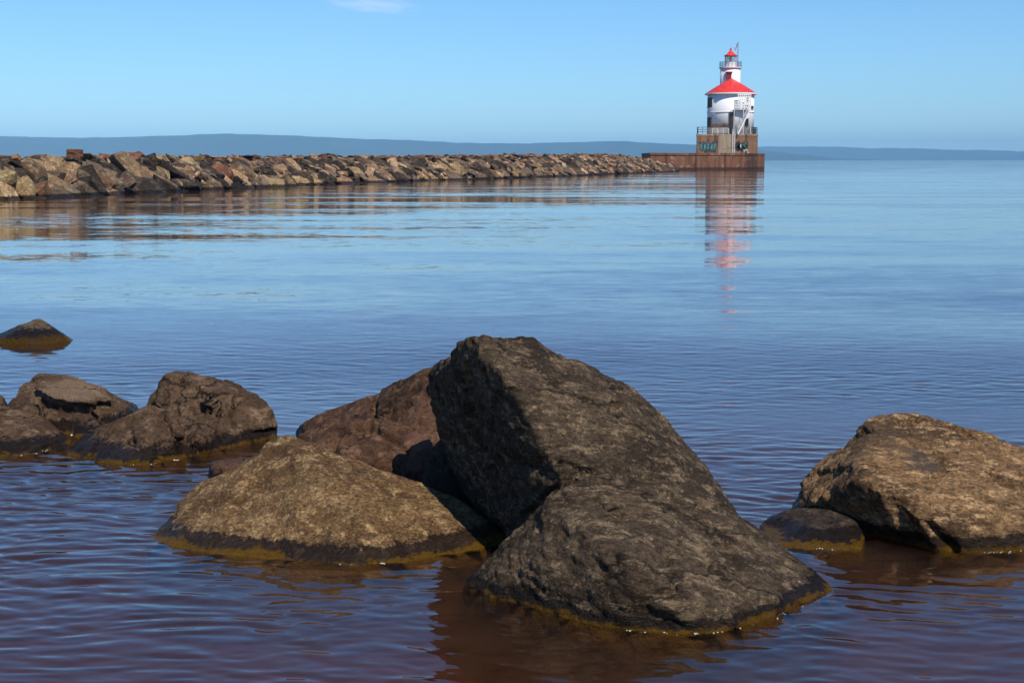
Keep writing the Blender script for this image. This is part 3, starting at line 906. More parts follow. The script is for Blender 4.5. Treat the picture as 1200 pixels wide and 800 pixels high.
rocks = []                                 # dicts: bmesh parameters, matrix, material key
ROWS = [('at the waterline', 0.15, 0.0), ('low on the slope', 0.72, 0.17), ('low on the slope', 1.3, 0.33), ('midway up the slope', 1.85, 0.50), ('high on the slope', 2.45, 0.62), ('high on the slope', 3.0, 0.74),
        ('along the crest', 3.8, 0.92), ('along the crest', 5.0, 0.97), ('far side', 6.5, 0.90)]
s_end = cum[-1]
for ri, (rname, off, hf) in enumerate(ROWS):
    s = rng.uniform(0, 1.0)
    while s < s_end:
        big = rng.random()
        L = rng.uniform(0.85, 1.65) + (0.9 if big > 0.86 else 0) - (0.3 if big < 0.3 else 0)
        if ri < 6 and y_bw(s) < 84:
            L *= 1.3
        if ri >= 6:
            L *= 0.72
        Wd = L * rng.uniform(0.5, 0.85); Hh = L * (rng.uniform(0.27, 0.46) if ri < 6 else rng.uniform(0.22, 0.36))
        x, y, tx, ty = bw_at(s)
        nx, ny = ty, -tx                    # towards the viewer's right, down to the water
        ch = crest_h(s)
        jo = rng.uniform(-0.3, 0.3)
        d = -(off + jo)
        px_, py_ = x + nx * d, y + ny * d
        z = ch * hf + jo * 0.30 * (ri < 6) + rng.uniform(-0.12, 0.10) - 0.16 * (ri == 0)
        if ri in (6, 7):
            z = ch - Hh * 0.45 + rng.uniform(-0.12, 0.10)
        yaw = math.atan2(ny, nx) + (rng.gauss(-0.1, 0.5) if ri < 6 else rng.uniform(-1.6, 1.6))
        pit = R(rng.gauss(27 if ri < 6 else 3, 13))
        rol = R(rng.gauss(0, 14))
        m = Matrix.Translation((px_, py_, z)) @ Matrix.Rotation(yaw, 4, 'Z') @ Matrix.Rotation(pit, 4, 'Y') @ Matrix.Rotation(rol, 4, 'X')
        if ri in (4, 5):
            top = z + 0.5 * (L * math.sin(abs(pit)) + Hh)
            z -= max(0.0, top - ch - rng.uniform(0.0, 0.34))
            m = Matrix.Translation((0, 0, z - m.translation.z)) @ m
        k = rng.random()
        if ri >= 6:
            mat = 'rust brown' if k < 0.36 else 'tan' if k < 0.66 else 'grey brown' if k < 0.85 else 'dark brown'
        else:
            dk = 0.26 if y < 85 else 0.32
            mat = 'dark brown' if k < dk else 'grey brown' if k < dk + 0.32 else 'tan' if k < dk + 0.55 else 'ochre' if k < dk + 0.64 else 'rust brown' if k < dk + 0.66 else 'tan'
        rocks.append(dict(L=L, W=Wd, H=Hh, m=m, mat=mat, row=rname, ri=ri, seed=rng.randrange(1 << 20), p=(px_, py_, z)))
        s += L * rng.uniform(0.56, 0.82) if ri < 6 else L * rng.uniform(0.6, 0.9)

vis = []
for r_ in rocks:
    u, v, d = project(np.array(r_['p']))
    r_['u'], r_['px'] = float(u), r_['L'] * F / float(d)
    if r_['ri'] < 8 and -r_['px'] * 0.3 < u < 800:
        vis.append(r_)
vis.sort(key=lambda q: -q['px'] * (0.8 if q['ri'] == 7 else 1.0))
chosen = vis[:299]
chosen_ids = set(id(q) for q in chosen)
ORD = ['', 'second', 'third', 'fourth', 'fifth', 'sixth', 'seventh', 'eighth', 'ninth', 'tenth', 'eleventh', 'twelfth', 'thirteenth', 'fourteenth', 'fifteenth', 'sixteenth',
       'seventeenth', 'eighteenth', 'nineteenth', 'twentieth']
buckets = {}
for q in sorted(chosen, key=lambda q: q['u']):
    size = 'large' if q['L'] > 1.7 else 'small' if q['L'] < 1.0 else 'mid sized'
    shape = 'flat slab' if q['H'] / q['L'] < 0.33 else 'thick block' if q['H'] / q['L'] > 0.4 else 'angular boulder'
    q['desc'] = (size, q['mat'], shape, q['row'])
    buckets.setdefault(q['desc'], []).append(q)
for q in chosen:
    B_ = buckets[q['desc']]
    i = B_.index(q)
    size, colr, shape, row = q['desc']
    if len(B_) == 1:
        lab = f'only {size} {colr} {shape} {row} of the breakwater'
    else:
        o_ = 'nearest' if i == 0 else ORD[i] + ' nearest' if i < len(ORD) else 'farther'
        lab = f'{o_} {size} {colr} {shape} {row} of the breakwater'
    me = bm_mesh('breakwater_boulder', slab_mesh(q['L'], q['W'], q['H'], q['seed']))
    o = link('breakwater_boulder', me, BWM[q['mat']])
    o.matrix_world = q['m']
    tag(o, lab, 'boulder', 'quarried boulders of the breakwater')

# a squared rusty block standing up on the crest near the left end
g0 = at(88, 184.8, 72.5)
bm = bmesh.new()
add_box(bm, (0, 0, 0.2), (0.80, 0.7, 0.40), 0.3)
bmesh.ops.bevel(bm, geom=list(bm.edges), offset=0.04, segments=1, affect='EDGES')
bmesh.ops.subdivide_edges(bm, edges=list(bm.edges), cuts=2, use_grid_fill=True)
for v in bm.verts:
    v.co += Vector((rng.gauss(0, .015), rng.gauss(0, .015), rng.gauss(0, .015)))
o = link('breakwater_boulder', bm_mesh('breakwater_boulder', bm), BWM['rust brown'], loc=g0)
tag(o, 'squared rust brown block standing above the breakwater crest near the left end', 'boulder', 'quarried boulders of the breakwater')

# everything smaller or farther, and the core of the mound
bm_r = bmesh.new()
for q in rocks:
    if id(q) in chosen_ids:
        continue
    b = slab_mesh(q['L'], q['W'], q['H'], q['seed'])
    b.transform(q['m'])
    me = bpy.data.meshes.new('tmp'); b.to_mesh(me); b.free()
    mi = list(BWM).index(q['mat'])
    me.polygons.foreach_set('material_index', np.full(len(me.polygons), mi, np.int32))
    bm_r.from_mesh(me); bpy.data.meshes.remove(me)
for i in range(1900):
    s = rng.uniform(0, s_end); x, y, tx, ty = bw_at(s); nx, ny = ty, -tx
    off = rng.uniform(-0.1, 5.6)
    z = crest_h(s) * min(1.0, 0.02 + off / 3.3) - rng.uniform(0.18, 0.42)
    L = rng.uniform(0.3, 0.75)
    r = random.Random(i)
    b = bmesh.new()
    for k in range(9):
        b.verts.new((r.uniform(-.5, .5) * L, r.uniform(-.5, .5) * L * .8, r.uniform(-.5, .5) * L * .7))
    bmesh.ops.convex_hull(b, input=b.verts)
    bmesh.ops.delete(b, geom=[v for v in b.verts if not v.link_faces], context='VERTS')
    b.transform(Matrix.Translation((x - nx * off, y - ny * off, z)))
    me = bpy.data.meshes.new('tmp'); b.to_mesh(me); b.free()
    me.polygons.foreach_set('material_index', np.full(len(me.polygons), r.choice((0, 1, 4, 4, 2)), np.int32))  # dark tone weighted: the shade of the gaps is put into the colour
    bm_r.from_mesh(me); bpy.data.meshes.remove(me)
# core mound
sv = np.linspace(0, s_end, 90)
prof = [(1.2, -3.5), (0.5, -0.6), (-0.5, -0.1), (-3.3, 0.62), (-5.5, 0.76), (-7.0, 0.6), (-9.5, -0.6), (-11, -3.5)]
ringv = []
for s in sv:
    x, y, tx, ty = bw_at(float(s)); nx, ny = ty, -tx; ch = crest_h(float(s))
    ringv.append([bm_r.verts.new((x + nx * o_, y + ny * o_, ch * z_ if z_ > 0 else z_)) for o_, z_ in prof])
for A_, B_ in zip(ringv[:-1], ringv[1:]):
    for k in range(len(prof) - 1):
        f_ = bm_r.faces.new((A_[k], B_[k], B_[k + 1], A_[k + 1])); f_.material_index = 4
bmesh.ops.recalc_face_normals(bm_r, faces=bm_r.faces)
me = bm_mesh('breakwater_rubble', bm_r)
for m_ in BWM.values():
    me.materials.append(m_)
tag(link('breakwater_rubble', me), 'smaller and farther rocks heaped along the breakwater up to the pier', 'rubble', kind='stuff')

# ------------------------------------------------------------------ pier, crib and lighthouse
LD = 262.0                                            # distance of the crib's front


def lx(px, Y=LD): return at(px, 190, Y).x
def lz(py, Y=LD): return at(855, py, Y).z


def prism(bm, plan, z0, z1):
    lo = [bm.verts.new((p[0], p[1], z0)) for p in plan]
    hi = [bm.verts.new((p[0], p[1], z1)) for p in plan]
    n = len(plan)
    for k in range(n):
        bm.faces.new((lo[k], lo[(k + 1) % n], hi[(k + 1) % n], hi[k]))
    bm.faces.new(list(reversed(lo))); bm.faces.new(hi)
    bmesh.ops.recalc_face_normals(bm, faces=bm.faces)


def rust_wall(name, a, b, c, dark_below=None, stain=None):
    t = NT(name)
    geo = t.new('NewGeometry'); P = geo.outputs['Position']
    st = t.noise(t.mapping(P, scale=(1.3, 1.3, 0.16)), 1.0, 6, 0.65)
    n2 = t.noise(P, 0.7, 6, 0.65)
    n3 = t.noise(t.mapping(P, scale=(0.35, 0.35, 0.9)), 1.0, 5, 0.6)
    col = t.mix(t.ramp(st.outputs['Fac'], 0.36, 0.62), a, b)
    col = t.mix(t.math('MULTIPLY', t.ramp(n2.outputs['Fac'], 0.55, 0.75), 0.7), col, c)
    col = t.mix(t.math('MULTIPLY', t.ramp(n3.outputs['Fac'], 0.58, 0.7), 0.55), col, tuple(v * 0.4 for v in a))
    pale = t.noise(t.mapping(P, scale=(0.5, 0.5, 0.7), loc=(3, 7, 1)), 1.0, 6, 0.7)
    col = t.mix(t.math('MULTIPLY', t.ramp(pale.outputs['Fac'], 0.57, 0.66), 0.55), col, (0.36, 0.27, 0.20))
    seam = t.new('TexWave', wave_type='BANDS', bands_direction='X'); t.put(seam.inputs['Vector'], P)
    seam.inputs['Scale'].default_value = 0.055; seam.inputs['Distortion'].default_value = 0.3
    col = t.mix(t.math('MULTIPLY', t.ramp(seam.outputs['Fac'], 0.985, 1.0), 0.7), col, (0.03, 0.018, 0.012))
    if stain:
        sx_ = t.new('SeparateXYZ'); t.put(sx_.inputs[0], P)
        xx = t.math('ADD', sx_.outputs[0], t.math('MULTIPLY', t.math('SUBTRACT', n2.outputs['Fac'], 0.5), 2.5))
        sm2 = t.math('MULTIPLY', t.ramp(xx, stain[0], stain[0] + 0.6), t.ramp(xx, stain[1] + 0.6, stain[1]))
        col = t.mix(t.math('MULTIPLY', sm2, 0.65), col, (0.035, 0.02, 0.014))
    if dark_below is not None:
        z = t.new('SeparateXYZ'); t.put(z.inputs[0], P)
        zz = t.math('ADD', z.outputs[2], t.math('MULTIPLY', t.math('SUBTRACT', n2.outputs['Fac'], 0.5), 0.5))
        col = t.mix(t.ramp(zz, dark_below * 1.3, dark_below * 0.6, 0, 0.8), col, (0.02, 0.012, 0.01))
    t.bsdf(col, 0.85, t.bump(n2.outputs['Fac'], 0.5, 0.1), 0, 0.2)
    return t.m


M_pier = rust_wall('pier_rusty_concrete', (0.12, 0.050, 0.028), (0.20, 0.088, 0.044), (0.27, 0.15, 0.085), 0.45, (lx(861), lx(881)))
M_crib = rust_wall('crib_stained_concrete', (0.15, 0.072, 0.042), (0.25, 0.13, 0.075), (0.33, 0.22, 0.15))
M_conc = rust_wall('crib_bare_concrete', (0.24, 0.18, 0.12), (0.34, 0.27, 0.19), (0.40, 0.33, 0.25))
M_steel = rust_wall('pier_rusted_steel', (0.07, 0.03, 0.02), (0.12, 0.05, 0.03), (0.2, 0.1, 0.06), 0.5)

PZ = lz(179.8, 258)                                   # pier deck
plan = [(lx(762, 236), 236), (lx(820, 246), 246), (lx(880, 254), 254), (lx(893, 258), 258.4), (lx(896.5, 262), 262.5), (lx(896.5, 274), 276), (lx(815, 276), 276), (lx(752, 262), 262)]
pier = empty('pier', (lx(850), LD, 0), 'long rust stained concrete pier reaching from the boulder breakwater to under the lighthouse', 'pier')
inv = Vector((-lx(850), -LD, 0))


def local(plan_): return [(p[0] + inv.x, p[1] + inv.y) for p in plan_]


bm = bmesh.new(); prism(bm, local(plan), -4, PZ - 0.35)
link('pier_wall', bm_mesh('pier_wall', bm), M_pier, pier)
cen = (lx(830), 262)
plan2 = [(cen[0] + (p[0] - cen[0]) * 1.006, cen[1] + (p[1] - cen[1]) * 1.012) for p in plan]
bm = bmesh.new(); prism(bm, local(plan2), PZ - 0.347, PZ)
link('pier_cap', bm_mesh('pier_cap', bm), M_pier, pier)
# crib
CZ = lz(157.2)
c_l, c_r = lx(816.5), lx(891)
cyf = LD + 0.6
crib_plan = [(c_l, cyf + 0.25), (lx(817), cyf), (lx(841), cyf), (lx(862), cyf), (lx(879), cyf), (lx(891), cyf + 2.6), (lx(891) * 1.02, cyf + 11), (c_l * 1.044, cyf + 11)]
crib = empty('lighthouse_crib', (lx(854), LD + 6, PZ), 'rust brown concrete base block with graffiti, standing on the pier under the lighthouse', 'base')
ci = Vector((-lx(854), -LD - 6, -PZ))


def cl(x, y, z): return (x + ci.x, y + ci.y, z + ci.z)


bm = bmesh.new(); prism(bm, [(p[0] + ci.x, p[1] + ci.y) for p in crib_plan], -0.02, CZ - PZ - 0.3)
link('block', bm_mesh('block', bm), M_crib, crib)
bm = bmesh.new()
pc = [(lx(854) + (p[0] - lx(854)) * 1.012, LD + 6 + (p[1] - LD - 6) * 1.012) for p in crib_plan]
prism(bm, [(p[0] + ci.x, p[1] + ci.y) for p in pc], CZ - PZ - 0.297, CZ - PZ)
link('coping', bm_mesh('coping', bm), M_conc, crib)
bm = bmesh.new()
add_box(bm, cl((lx(841.5) + lx(861.5)) / 2, cyf - 0.03, (PZ + CZ - 0.3) / 2), (lx(861.5) - lx(841.5), 0.16, CZ - PZ - 0.32))
link('panel', bm_mesh('panel', bm), M_conc, crib)
# access ladder on the crib's face
bm = bmesh.new()
for dx_ in (-0.22, 0.22):
    add_bar(bm, cl(lx(859.5) + dx_, cyf - 0.28, PZ + 0.05), cl(lx(859.5) + dx_, cyf - 0.28, CZ + 0.9), 0.04)
for i in range(13):
    zq = PZ + 0.25 + i * 0.3
    add_bar(bm, cl(lx(859.5) - 0.22, cyf - 0.28, zq), cl(lx(859.5) + 0.22, cyf - 0.28, zq), 0.03)
M_white = simple('white_paint', (0.80, 0.80, 0.79), 0.5, 0.03, 0.8)
M_wmetal = simple('white_metal', (0.80, 0.79, 0.77), 0.45, 0.06)
link('ladder', bm_mesh('ladder', bm), M_wmetal, crib)
# railings on top of the crib
M_rail = simple('grey_rail', (0.10, 0.12, 0.12), 0.5, 0.1)
M_drail = simple('dark_rail', (0.045, 0.035, 0.028), 0.6, 0.2)


def railing(parent, pts, z, h, mat, conv, rails=3, r=0.055, post=1.1, mesh_panel=False, name='railing'):
    bm = bmesh.new()
    for (x0, y0), (x1, y1) in zip(pts[:-1], pts[1:]):
        L = math.hypot(x1 - x0, y1 - y0); n_ = max(1, round(L / post))
        for i in range(n_ + 1):
            x, y = x0 + (x1 - x0) * i / n_, y0 + (y1 - y0) * i / n_
            add_bar(bm, conv(x, y, z), conv(x, y, z + h), r)
        for k in range(1, rails + 1):
            add_bar(bm, conv(x0, y0, z + h * k / rails), conv(x1, y1, z + h * k / rails), r)
    return link(name, bm_mesh(name, bm), mat, parent)


railing(crib, [(lx(817.5) * 1.042, cyf + 10.5), (lx(817.5), cyf + 0.6), (lx(818.2), cyf + 0.3), (lx(829), cyf + 0.3)], CZ, 1.25, M_rail, cl)
railing(crib, [(lx(881), cyf + 1.3), (lx(890.2), cyf + 2.9), (lx(890.2), cyf + 10.5)], CZ, 1.25, M_drail, cl)
# a dark slatted locker in the corner
bm = bmesh.new()
for i in range(7):
    add_box(bm, cl((lx(882) + lx(889.5)) / 2, cyf + 4.2, CZ + 0.15 + i * 0.13), (lx(889.5) - lx(882), 0.9, 0.09))
add_box(bm, cl((lx(882) + lx(889.5)) / 2, cyf + 4.2, CZ + 1.02), (lx(889.5) - lx(882) + 0.1, 1.0, 0.06))
for dx_ in (-0.5, 0.5):
    add_box(bm, cl((lx(882) + lx(889.5)) / 2 + dx_, cyf + 3.72, CZ + 0.5), (0.08, 0.06, 0.98))
lk = link('locker', bm_mesh('locker', bm), M_drail)
lk.location = (0, 0, 0)
for v in lk.data.vertices:
    v.co -= Vector(cl((lx(882) + lx(889.5)) / 2, cyf + 4.2, CZ))
lk.location = ((lx(882) + lx(889.5)) / 2, cyf + 4.2, CZ)
tag(lk, 'dark slatted box in the right corner of the lighthouse base', 'locker')

# graffiti sprayed on the crib
M_teal = simple('spray_teal', (0.022, 0.10, 0.11), 0.7, 0.25, 5)
M_tealL = simple('spray_light_teal', (0.10, 0.23, 0.24), 0.7, 0.2, 5)
M_blk = simple('spray_black', (0.012, 0.012, 0.014), 0.7, 0.2, 5)
M_grn = simple('spray_green', (0.04, 0.10, 0.06), 0.7, 0.25, 5)
M_wsp = simple('spray_white', (0.6, 0.58, 0.55), 0.7, 0.1, 5)


def blob(bm, cx, cz, w, h, rot, y, seed, hole=True):
    r = random.Random(seed); n = 22
    ring_o, ring_i = [], []
    for k in range(n):
        a = 2 * math.pi * k / n
        e = 1 + 0.14 * math.sin(3 * a + seed) + 0.08 * math.sin(5 * a + 2 * seed)
        for ring_, sc in ((ring_o, 1.0), (ring_i, 0.42)):
            x, z = 0.5 * w * sc * e * math.cos(a), 0.5 * h * sc * e * math.sin(a)
            ring_.append(bm.verts.new(cl(cx + x * math.cos(rot) - z * math.sin(rot), y, cz + x * math.sin(rot) + z * math.cos(rot))))
    for k in range(n):
        k2 = (k + 1) % n
        bm.faces.new((ring_o[k], ring_o[k2], ring_i[k2], ring_i[k]))
    if not hole:
        bm.faces.new(ring_i)


gf = cyf - 0.02
for mt, dy, grow in ((M_blk, 0.0, 1.22), (M_teal, 0.006, 1.0), (M_tealL, 0.012, 0.55)):
    bm = bmesh.new()
    for i, px in enumerate((822, 826, 830, 834, 838)):
        blob(bm, lx(px) + (0.05 if i % 2 else -0.05), lz(171.5 + (i % 2) * 0.8), 0.62 * grow, (1.5 + 0.15 * (i % 3)) * grow, 0.25 - 0.12 * i, gf - dy, i + 1, hole=(grow < 1.1 and i % 2 == 0))
    link('graffiti', bm_mesh('graffiti', bm), mt, crib)
for mt, dy, its in ((M_blk, 0.0, [(864.5, 171.5, 1.15, 1.75), (869, 172.5, 1.3, 1.5), (873, 170, 1.2, 1.3)]), (M_grn, 0.006, [(873.5, 169.5, 0.95, 1.0), (876, 172, 0.5, 0.9)]), (M_wsp, 0.012, [(868.3, 171, 0.22, 0.7)])):
    bm = bmesh.new()
    for i, (px, py, w, h) in enumerate(its):
        blob(bm, lx(px), lz(py), w, h, 0.2 * i, gf - dy, 11 + i, hole=False)
    link('graffiti', bm_mesh('graffiti', bm), mt, crib)
bm = bmesh.new()
for (xa, ya), (xb, yb) in (((872, 179), (874.5, 175)), ((874.5, 175), (878, 180.5)), ((871, 176.5), (877, 176)), ((876, 178), (879, 183))):
    a_, b_ = Vector(cl(lx(xa), gf - 0.02, lz(ya))), Vector(cl(lx(xb), gf - 0.02, lz(yb)))
    add_bar(bm, a_, b_, 0.06, 5)
link('graffiti', bm_mesh('graffiti', bm), M_wsp, crib)

# lighthouse -------------------------------------------------------------
LC = Vector((lx(855, LD + 6), LD + 6.0, CZ))
LY = LC.y
RB = (lx(882, LY) - lx(828, LY)) / 2
lh = empty('lighthouse', LC, 'white round lighthouse with a bright red roof and lantern on the concrete base', 'lighthouse')


def hz_(py): return at(855, py, LY).z - CZ


def hx(px): return at(px, 130, LY).x - LC.x


EZ = hz_(110.5)
# wall with a rusty stain band
t = NT('lighthouse_wall')
tc_ = t.new('TexCoord').outputs['Object']
sp_ = t.new('SeparateXYZ'); t.put(sp_.inputs[0], tc_)
nn = t.noise(t.mapping(tc_, scale=(0.9, 0.9, 0.9)), 1.0, 6, 0.65)
ns = t.noise(t.mapping(tc_, scale=(1.6, 1.6, 0.25)), 1.0, 5, 0.6)
col = t.mix(t.ramp(ns.outputs['Fac'], 0.5, 0.8, 0, 0.35), (0.80, 0.80, 0.80), (0.60, 0.57, 0.53))
jig = t.math('MULTIPLY', t.math('SUBTRACT', nn.outputs['Fac'], 0.5), 1.5)
zb = t.math('ADD', sp_.outputs[2], jig)
zr = t.math('MULTIPLY', t.ramp(zb, 1.0, 1.2), t.ramp(zb, 2.1, 1.85))
xm = t.math('MULTIPLY', t.ramp(sp_.outputs[0], hx(830), hx(832)), t.ramp(sp_.outputs[0], hx(851.5), hx(850)))
ym = t.math('LESS_THAN', sp_.outputs[1], 0.0)
rf = t.math('MULTIPLY', t.math('MULTIPLY', zr, xm), ym)
rcol = t.mix(t.ramp(nn.outputs['Fac'], 0.42, 0.58), (0.20, 0.06, 0.03), (0.58, 0.26, 0.06))
col = t.mix(t.math('MULTIPLY', rf, 0.8), col, rcol)
z0r = t.math('MULTIPLY', t.ramp(zb, 0.75, 0.3), t.math('MULTIPLY', xm, ym))
col = t.mix(t.math('MULTIPLY', z0r, 0.35), col, (0.4, 0.25, 0.15))
t.bsdf(col, 0.55, t.bump(ns.outputs['Fac'], 0.15, 0.03), 0, 0.35)
M_wall = t.m
bm = bmesh.new()
add_lathe(bm, [(RB, 0), (RB, EZ)], 64)
wall = link('wall', bm_mesh('wall', bm, True), M_wall, lh)
# string course
bm = bmesh.new()
SC = hz_(132)
add_lathe(bm, [(RB + 0.002, SC - 0.1), (RB + 0.10, SC - 0.08), (RB + 0.10, SC + 0.08), (RB + 0.002, SC + 0.1)], 64, cap=False)
link('string_course', bm_mesh('string_course', bm, True), M_white, lh)
# roof
M_red = simple('red_roof', (0.66, 0.035, 0.026), 0.5, 0.22, 1.4, bump=0.15)
M_red2 = simple('red_paint', (0.50, 0.02, 0.05), 0.4, 0.1)
AZ = hz_(91.5)
RO = RB + 0.46
bm = bmesh.new()
add_lathe(bm, [(RO - 0.03, EZ + 0.02), (RO, EZ + 0.12), (RO * 0.5, EZ + 0.12 + (AZ - EZ - 0.12) * 0.52), (0.0, AZ)], 64)
roof = link('roof', bm_mesh('roof', bm), M_red, lh)
for p in roof.data.polygons:
    p.use_smooth = True
roof.data.set_sharp_from_angle(angle=R(40))
bm = bmesh.new()
add_lathe(bm, [(RB + 0.002, EZ - 0.02), (RO - 0.01, EZ - 0.16), (RO + 0.05, EZ - 0.10), (RO + 0.05, EZ + 0.10), (RO + 0.004, EZ + 0.115)], 64, cap=False)
link('fascia', bm_mesh('fascia', bm), M_white, roof)
# tower behind the ridge
RT = (hx(869) - hx(845)) / 2
TX, TY = hx(857), 2.05
GZ = hz_(80.0)
bm = bmesh.new()
add_lathe(bm, [(RT, EZ - 1), (RT * 0.985, GZ)], 48, (TX, TY))
tower = link('tower', bm_mesh('tower', bm, True), M_white, lh)
# red door with a hood on the tower's front
bm = bmesh.new()
add_box(bm, (hx(853.4), TY - RT - 0.02, (hz_(93) + hz_(85.2)) / 2), (0.95, 0.5, hz_(85.2) - hz_(93)))
link('door', bm_mesh('door', bm), simple('dark_red_door', (0.20, 0.012, 0.018), 0.5, 0.2), tower)
bm = bmesh.new()
add_box(bm, (hx(853.7), TY - RT - 0.12, hz_(84.6)), (1.3, 0.9, 0.13))
link('door_hood', bm_mesh('door_hood', bm), M_red2, tower)
# gallery
RG = (hx(870.3) - hx(843.5)) / 2
bm = bmesh.new()
add_lathe(bm, [(RT * 0.98, GZ - 0.25), (RG - 0.35, GZ + 0.02), (RG, GZ + 0.06), (RG, GZ + 0.24), (RT * 0.5, GZ + 0.25)], 48, (TX, TY))
gal = link('gallery', bm_mesh('gallery', bm), simple('pink_white_trim', (0.68, 0.52, 0.52), 0.5, 0.05), lh)
bm = bmesh.new()
for k in range(20):
    a = 2 * math.pi * k / 20
    x, y = TX + (RG - 0.08) * math.cos(a), TY + (RG - 0.08) * math.sin(a)
    add_bar(bm, (x, y, GZ + 0.2), (x, y, GZ + 1.22), 0.035)
    a2 = 2 * math.pi * (k + 1) / 20
    for h in (0.55, 0.88, 1.22):
        add_bar(bm, (x, y, GZ + h), (TX + (RG - 0.08) * math.cos(a2), TY + (RG - 0.08) * math.sin(a2), GZ + h), 0.032)
link('railing', bm_mesh('railing', bm), M_rail, gal)
# lantern
RL = (hx(864) - hx(850)) / 2
LZ0, LZ1, LZ2, LZ3 = GZ + 0.25, hz_(72.2), hz_(65.2), hz_(58.2)
lan = bmesh.new()
add_lathe(lan, [(RL, LZ0), (RL, LZ1), (RL + 0.06, LZ1 + 0.01), (RL + 0.06, LZ1 + 0.1), (RL - 0.1, LZ1 + 0.11)], 24, (TX, TY))
lantern = link('lantern', bm_mesh('lantern', lan), M_white, lh)
gm = NT('lantern_glass')
gb = gm.new('BsdfPrincipled')
gb.inputs['Base Color'].default_value = (0.55, 0.78, 0.78, 1); gb.inputs['Roughness'].default_value = 0.05
gb.inputs['Transmission Weight'].default_value = 0.75; gb.inputs['IOR'].default_value = 1.2
gm.l.new(gb.outputs[0], gm.out.inputs['Surface'])
bm = bmesh.new()
add_lathe(bm, [(RL - 0.08, LZ1 + 0.1), (RL - 0.08, LZ2)], 24, (TX, TY), cap=False)
link('glass', bm_mesh('glass', bm, True), gm.m, lantern)
bm = bmesh.new()
for k in range(10):
    a = 2 * math.pi * (k + 0.3) / 10
    x, y = TX + (RL - 0.03) * math.cos(a), TY + (RL - 0.03) * math.sin(a)
    add_bar(bm, (x, y, LZ1 + 0.05), (x, y, LZ2 + 0.02), 0.045)
link('mullion', bm_mesh('mullion', bm), M_red2, lantern)
bm = bmesh.new()
add_lathe(bm, [(0.0, LZ1 + 0.05), (0.22, LZ1 + 0.1), (0.34, LZ1 + 0.45), (0.34, LZ1 + 0.7), (0.15, LZ1 + 0.95), (0, LZ1 + 1.0)], 20, (TX, TY))
link('lamp', bm_mesh('lamp', bm, True), simple('lens_dark_green', (0.03, 0.12, 0.12), 0.15), lantern)
bm = bmesh.new()
add_lathe(bm, [(RL * 0.4, LZ2 + 0.005), (RL + 0.12, LZ2 - 0.02), (RL + 0.14, LZ2 + 0.1), (RL * 0.55, LZ2 + 0.55), (0.2, LZ3 - 0.05), (0.13, LZ3)], 24, (TX, TY))
lr = link('lantern_roof', bm_mesh('lantern_roof', bm), M_red, lantern)
bm = bmesh.new()
bz = LZ3 + 0.18
add_lathe(bm, [(0.0, bz - 0.2)] + [(0.21 * math.sin(math.pi * k / 8), bz - 0.21 * math.cos(math.pi * k / 8)) for k in range(1, 8)] + [(0.03, bz + 0.21), (0.03, bz + 0.55), (0, bz + 0.56)], 16, (TX, TY))
link('vent_ball', bm_mesh('vent_ball', bm, True), M_red2, lr)
# flagpole and flag on the gallery
FX, FY = hx(864.8), TY - 0.6
bm = bmesh.new()
add_lathe(bm, [(0.065, GZ + 0.2), (0.05, hz_(48.8)), (0.09, hz_(48.8) + 0.02), (0, hz_(48.8) + 0.15)], 10, (FX, FY))
fp = link('flagpole', bm_mesh('flagpole', bm, True), simple('pole_pink_white', (0.62, 0.30, 0.36), 0.5, 0.2, 6), lh)
bm = bmesh.new()
nx_, nz_ = 12, 8
gridv = [[bm.verts.new((FX - 0.06 - 0.045 * i - 0.01 * j, FY + 0.07 * math.sin(i * 1.1 + j * 0.5), hz_(49.6) - 0.10 * j - 0.075 * i)) for i in range(nx_ + 1)] for j in range(nz_ + 1)]
for j in range(nz_):
    for i in range(nx_):
        f_ = bm.faces.new((gridv[j][i], gridv[j][i + 1], gridv[j + 1][i + 1], gridv[j + 1][i]))
        f_.material_index = 1 if (i < 5 and j < 4) else (0 if j % 2 else 2)
fl = bm_mesh('flag', bm, True)
flo = link('flag', fl, simple('flag_red', (0.45, 0.04, 0.05), 0.8), fp)
fl.materials.append(simple('flag_blue', (0.03, 0.05, 0.16), 0.8)); fl.materials.append(simple('flag_white', (0.7, 0.7, 0.7), 0.8))
sm_ = flo.modifiers.new('thick', 'SOLIDIFY'); sm_.thickness = 0.01

# windows and doors
M_pane = simple('dark_pane', (0.012, 0.011, 0.012), 0.35, 0.2, spec=0.2)
M_frame = simple('window_frame', (0.07, 0.045, 0.035), 0.6)


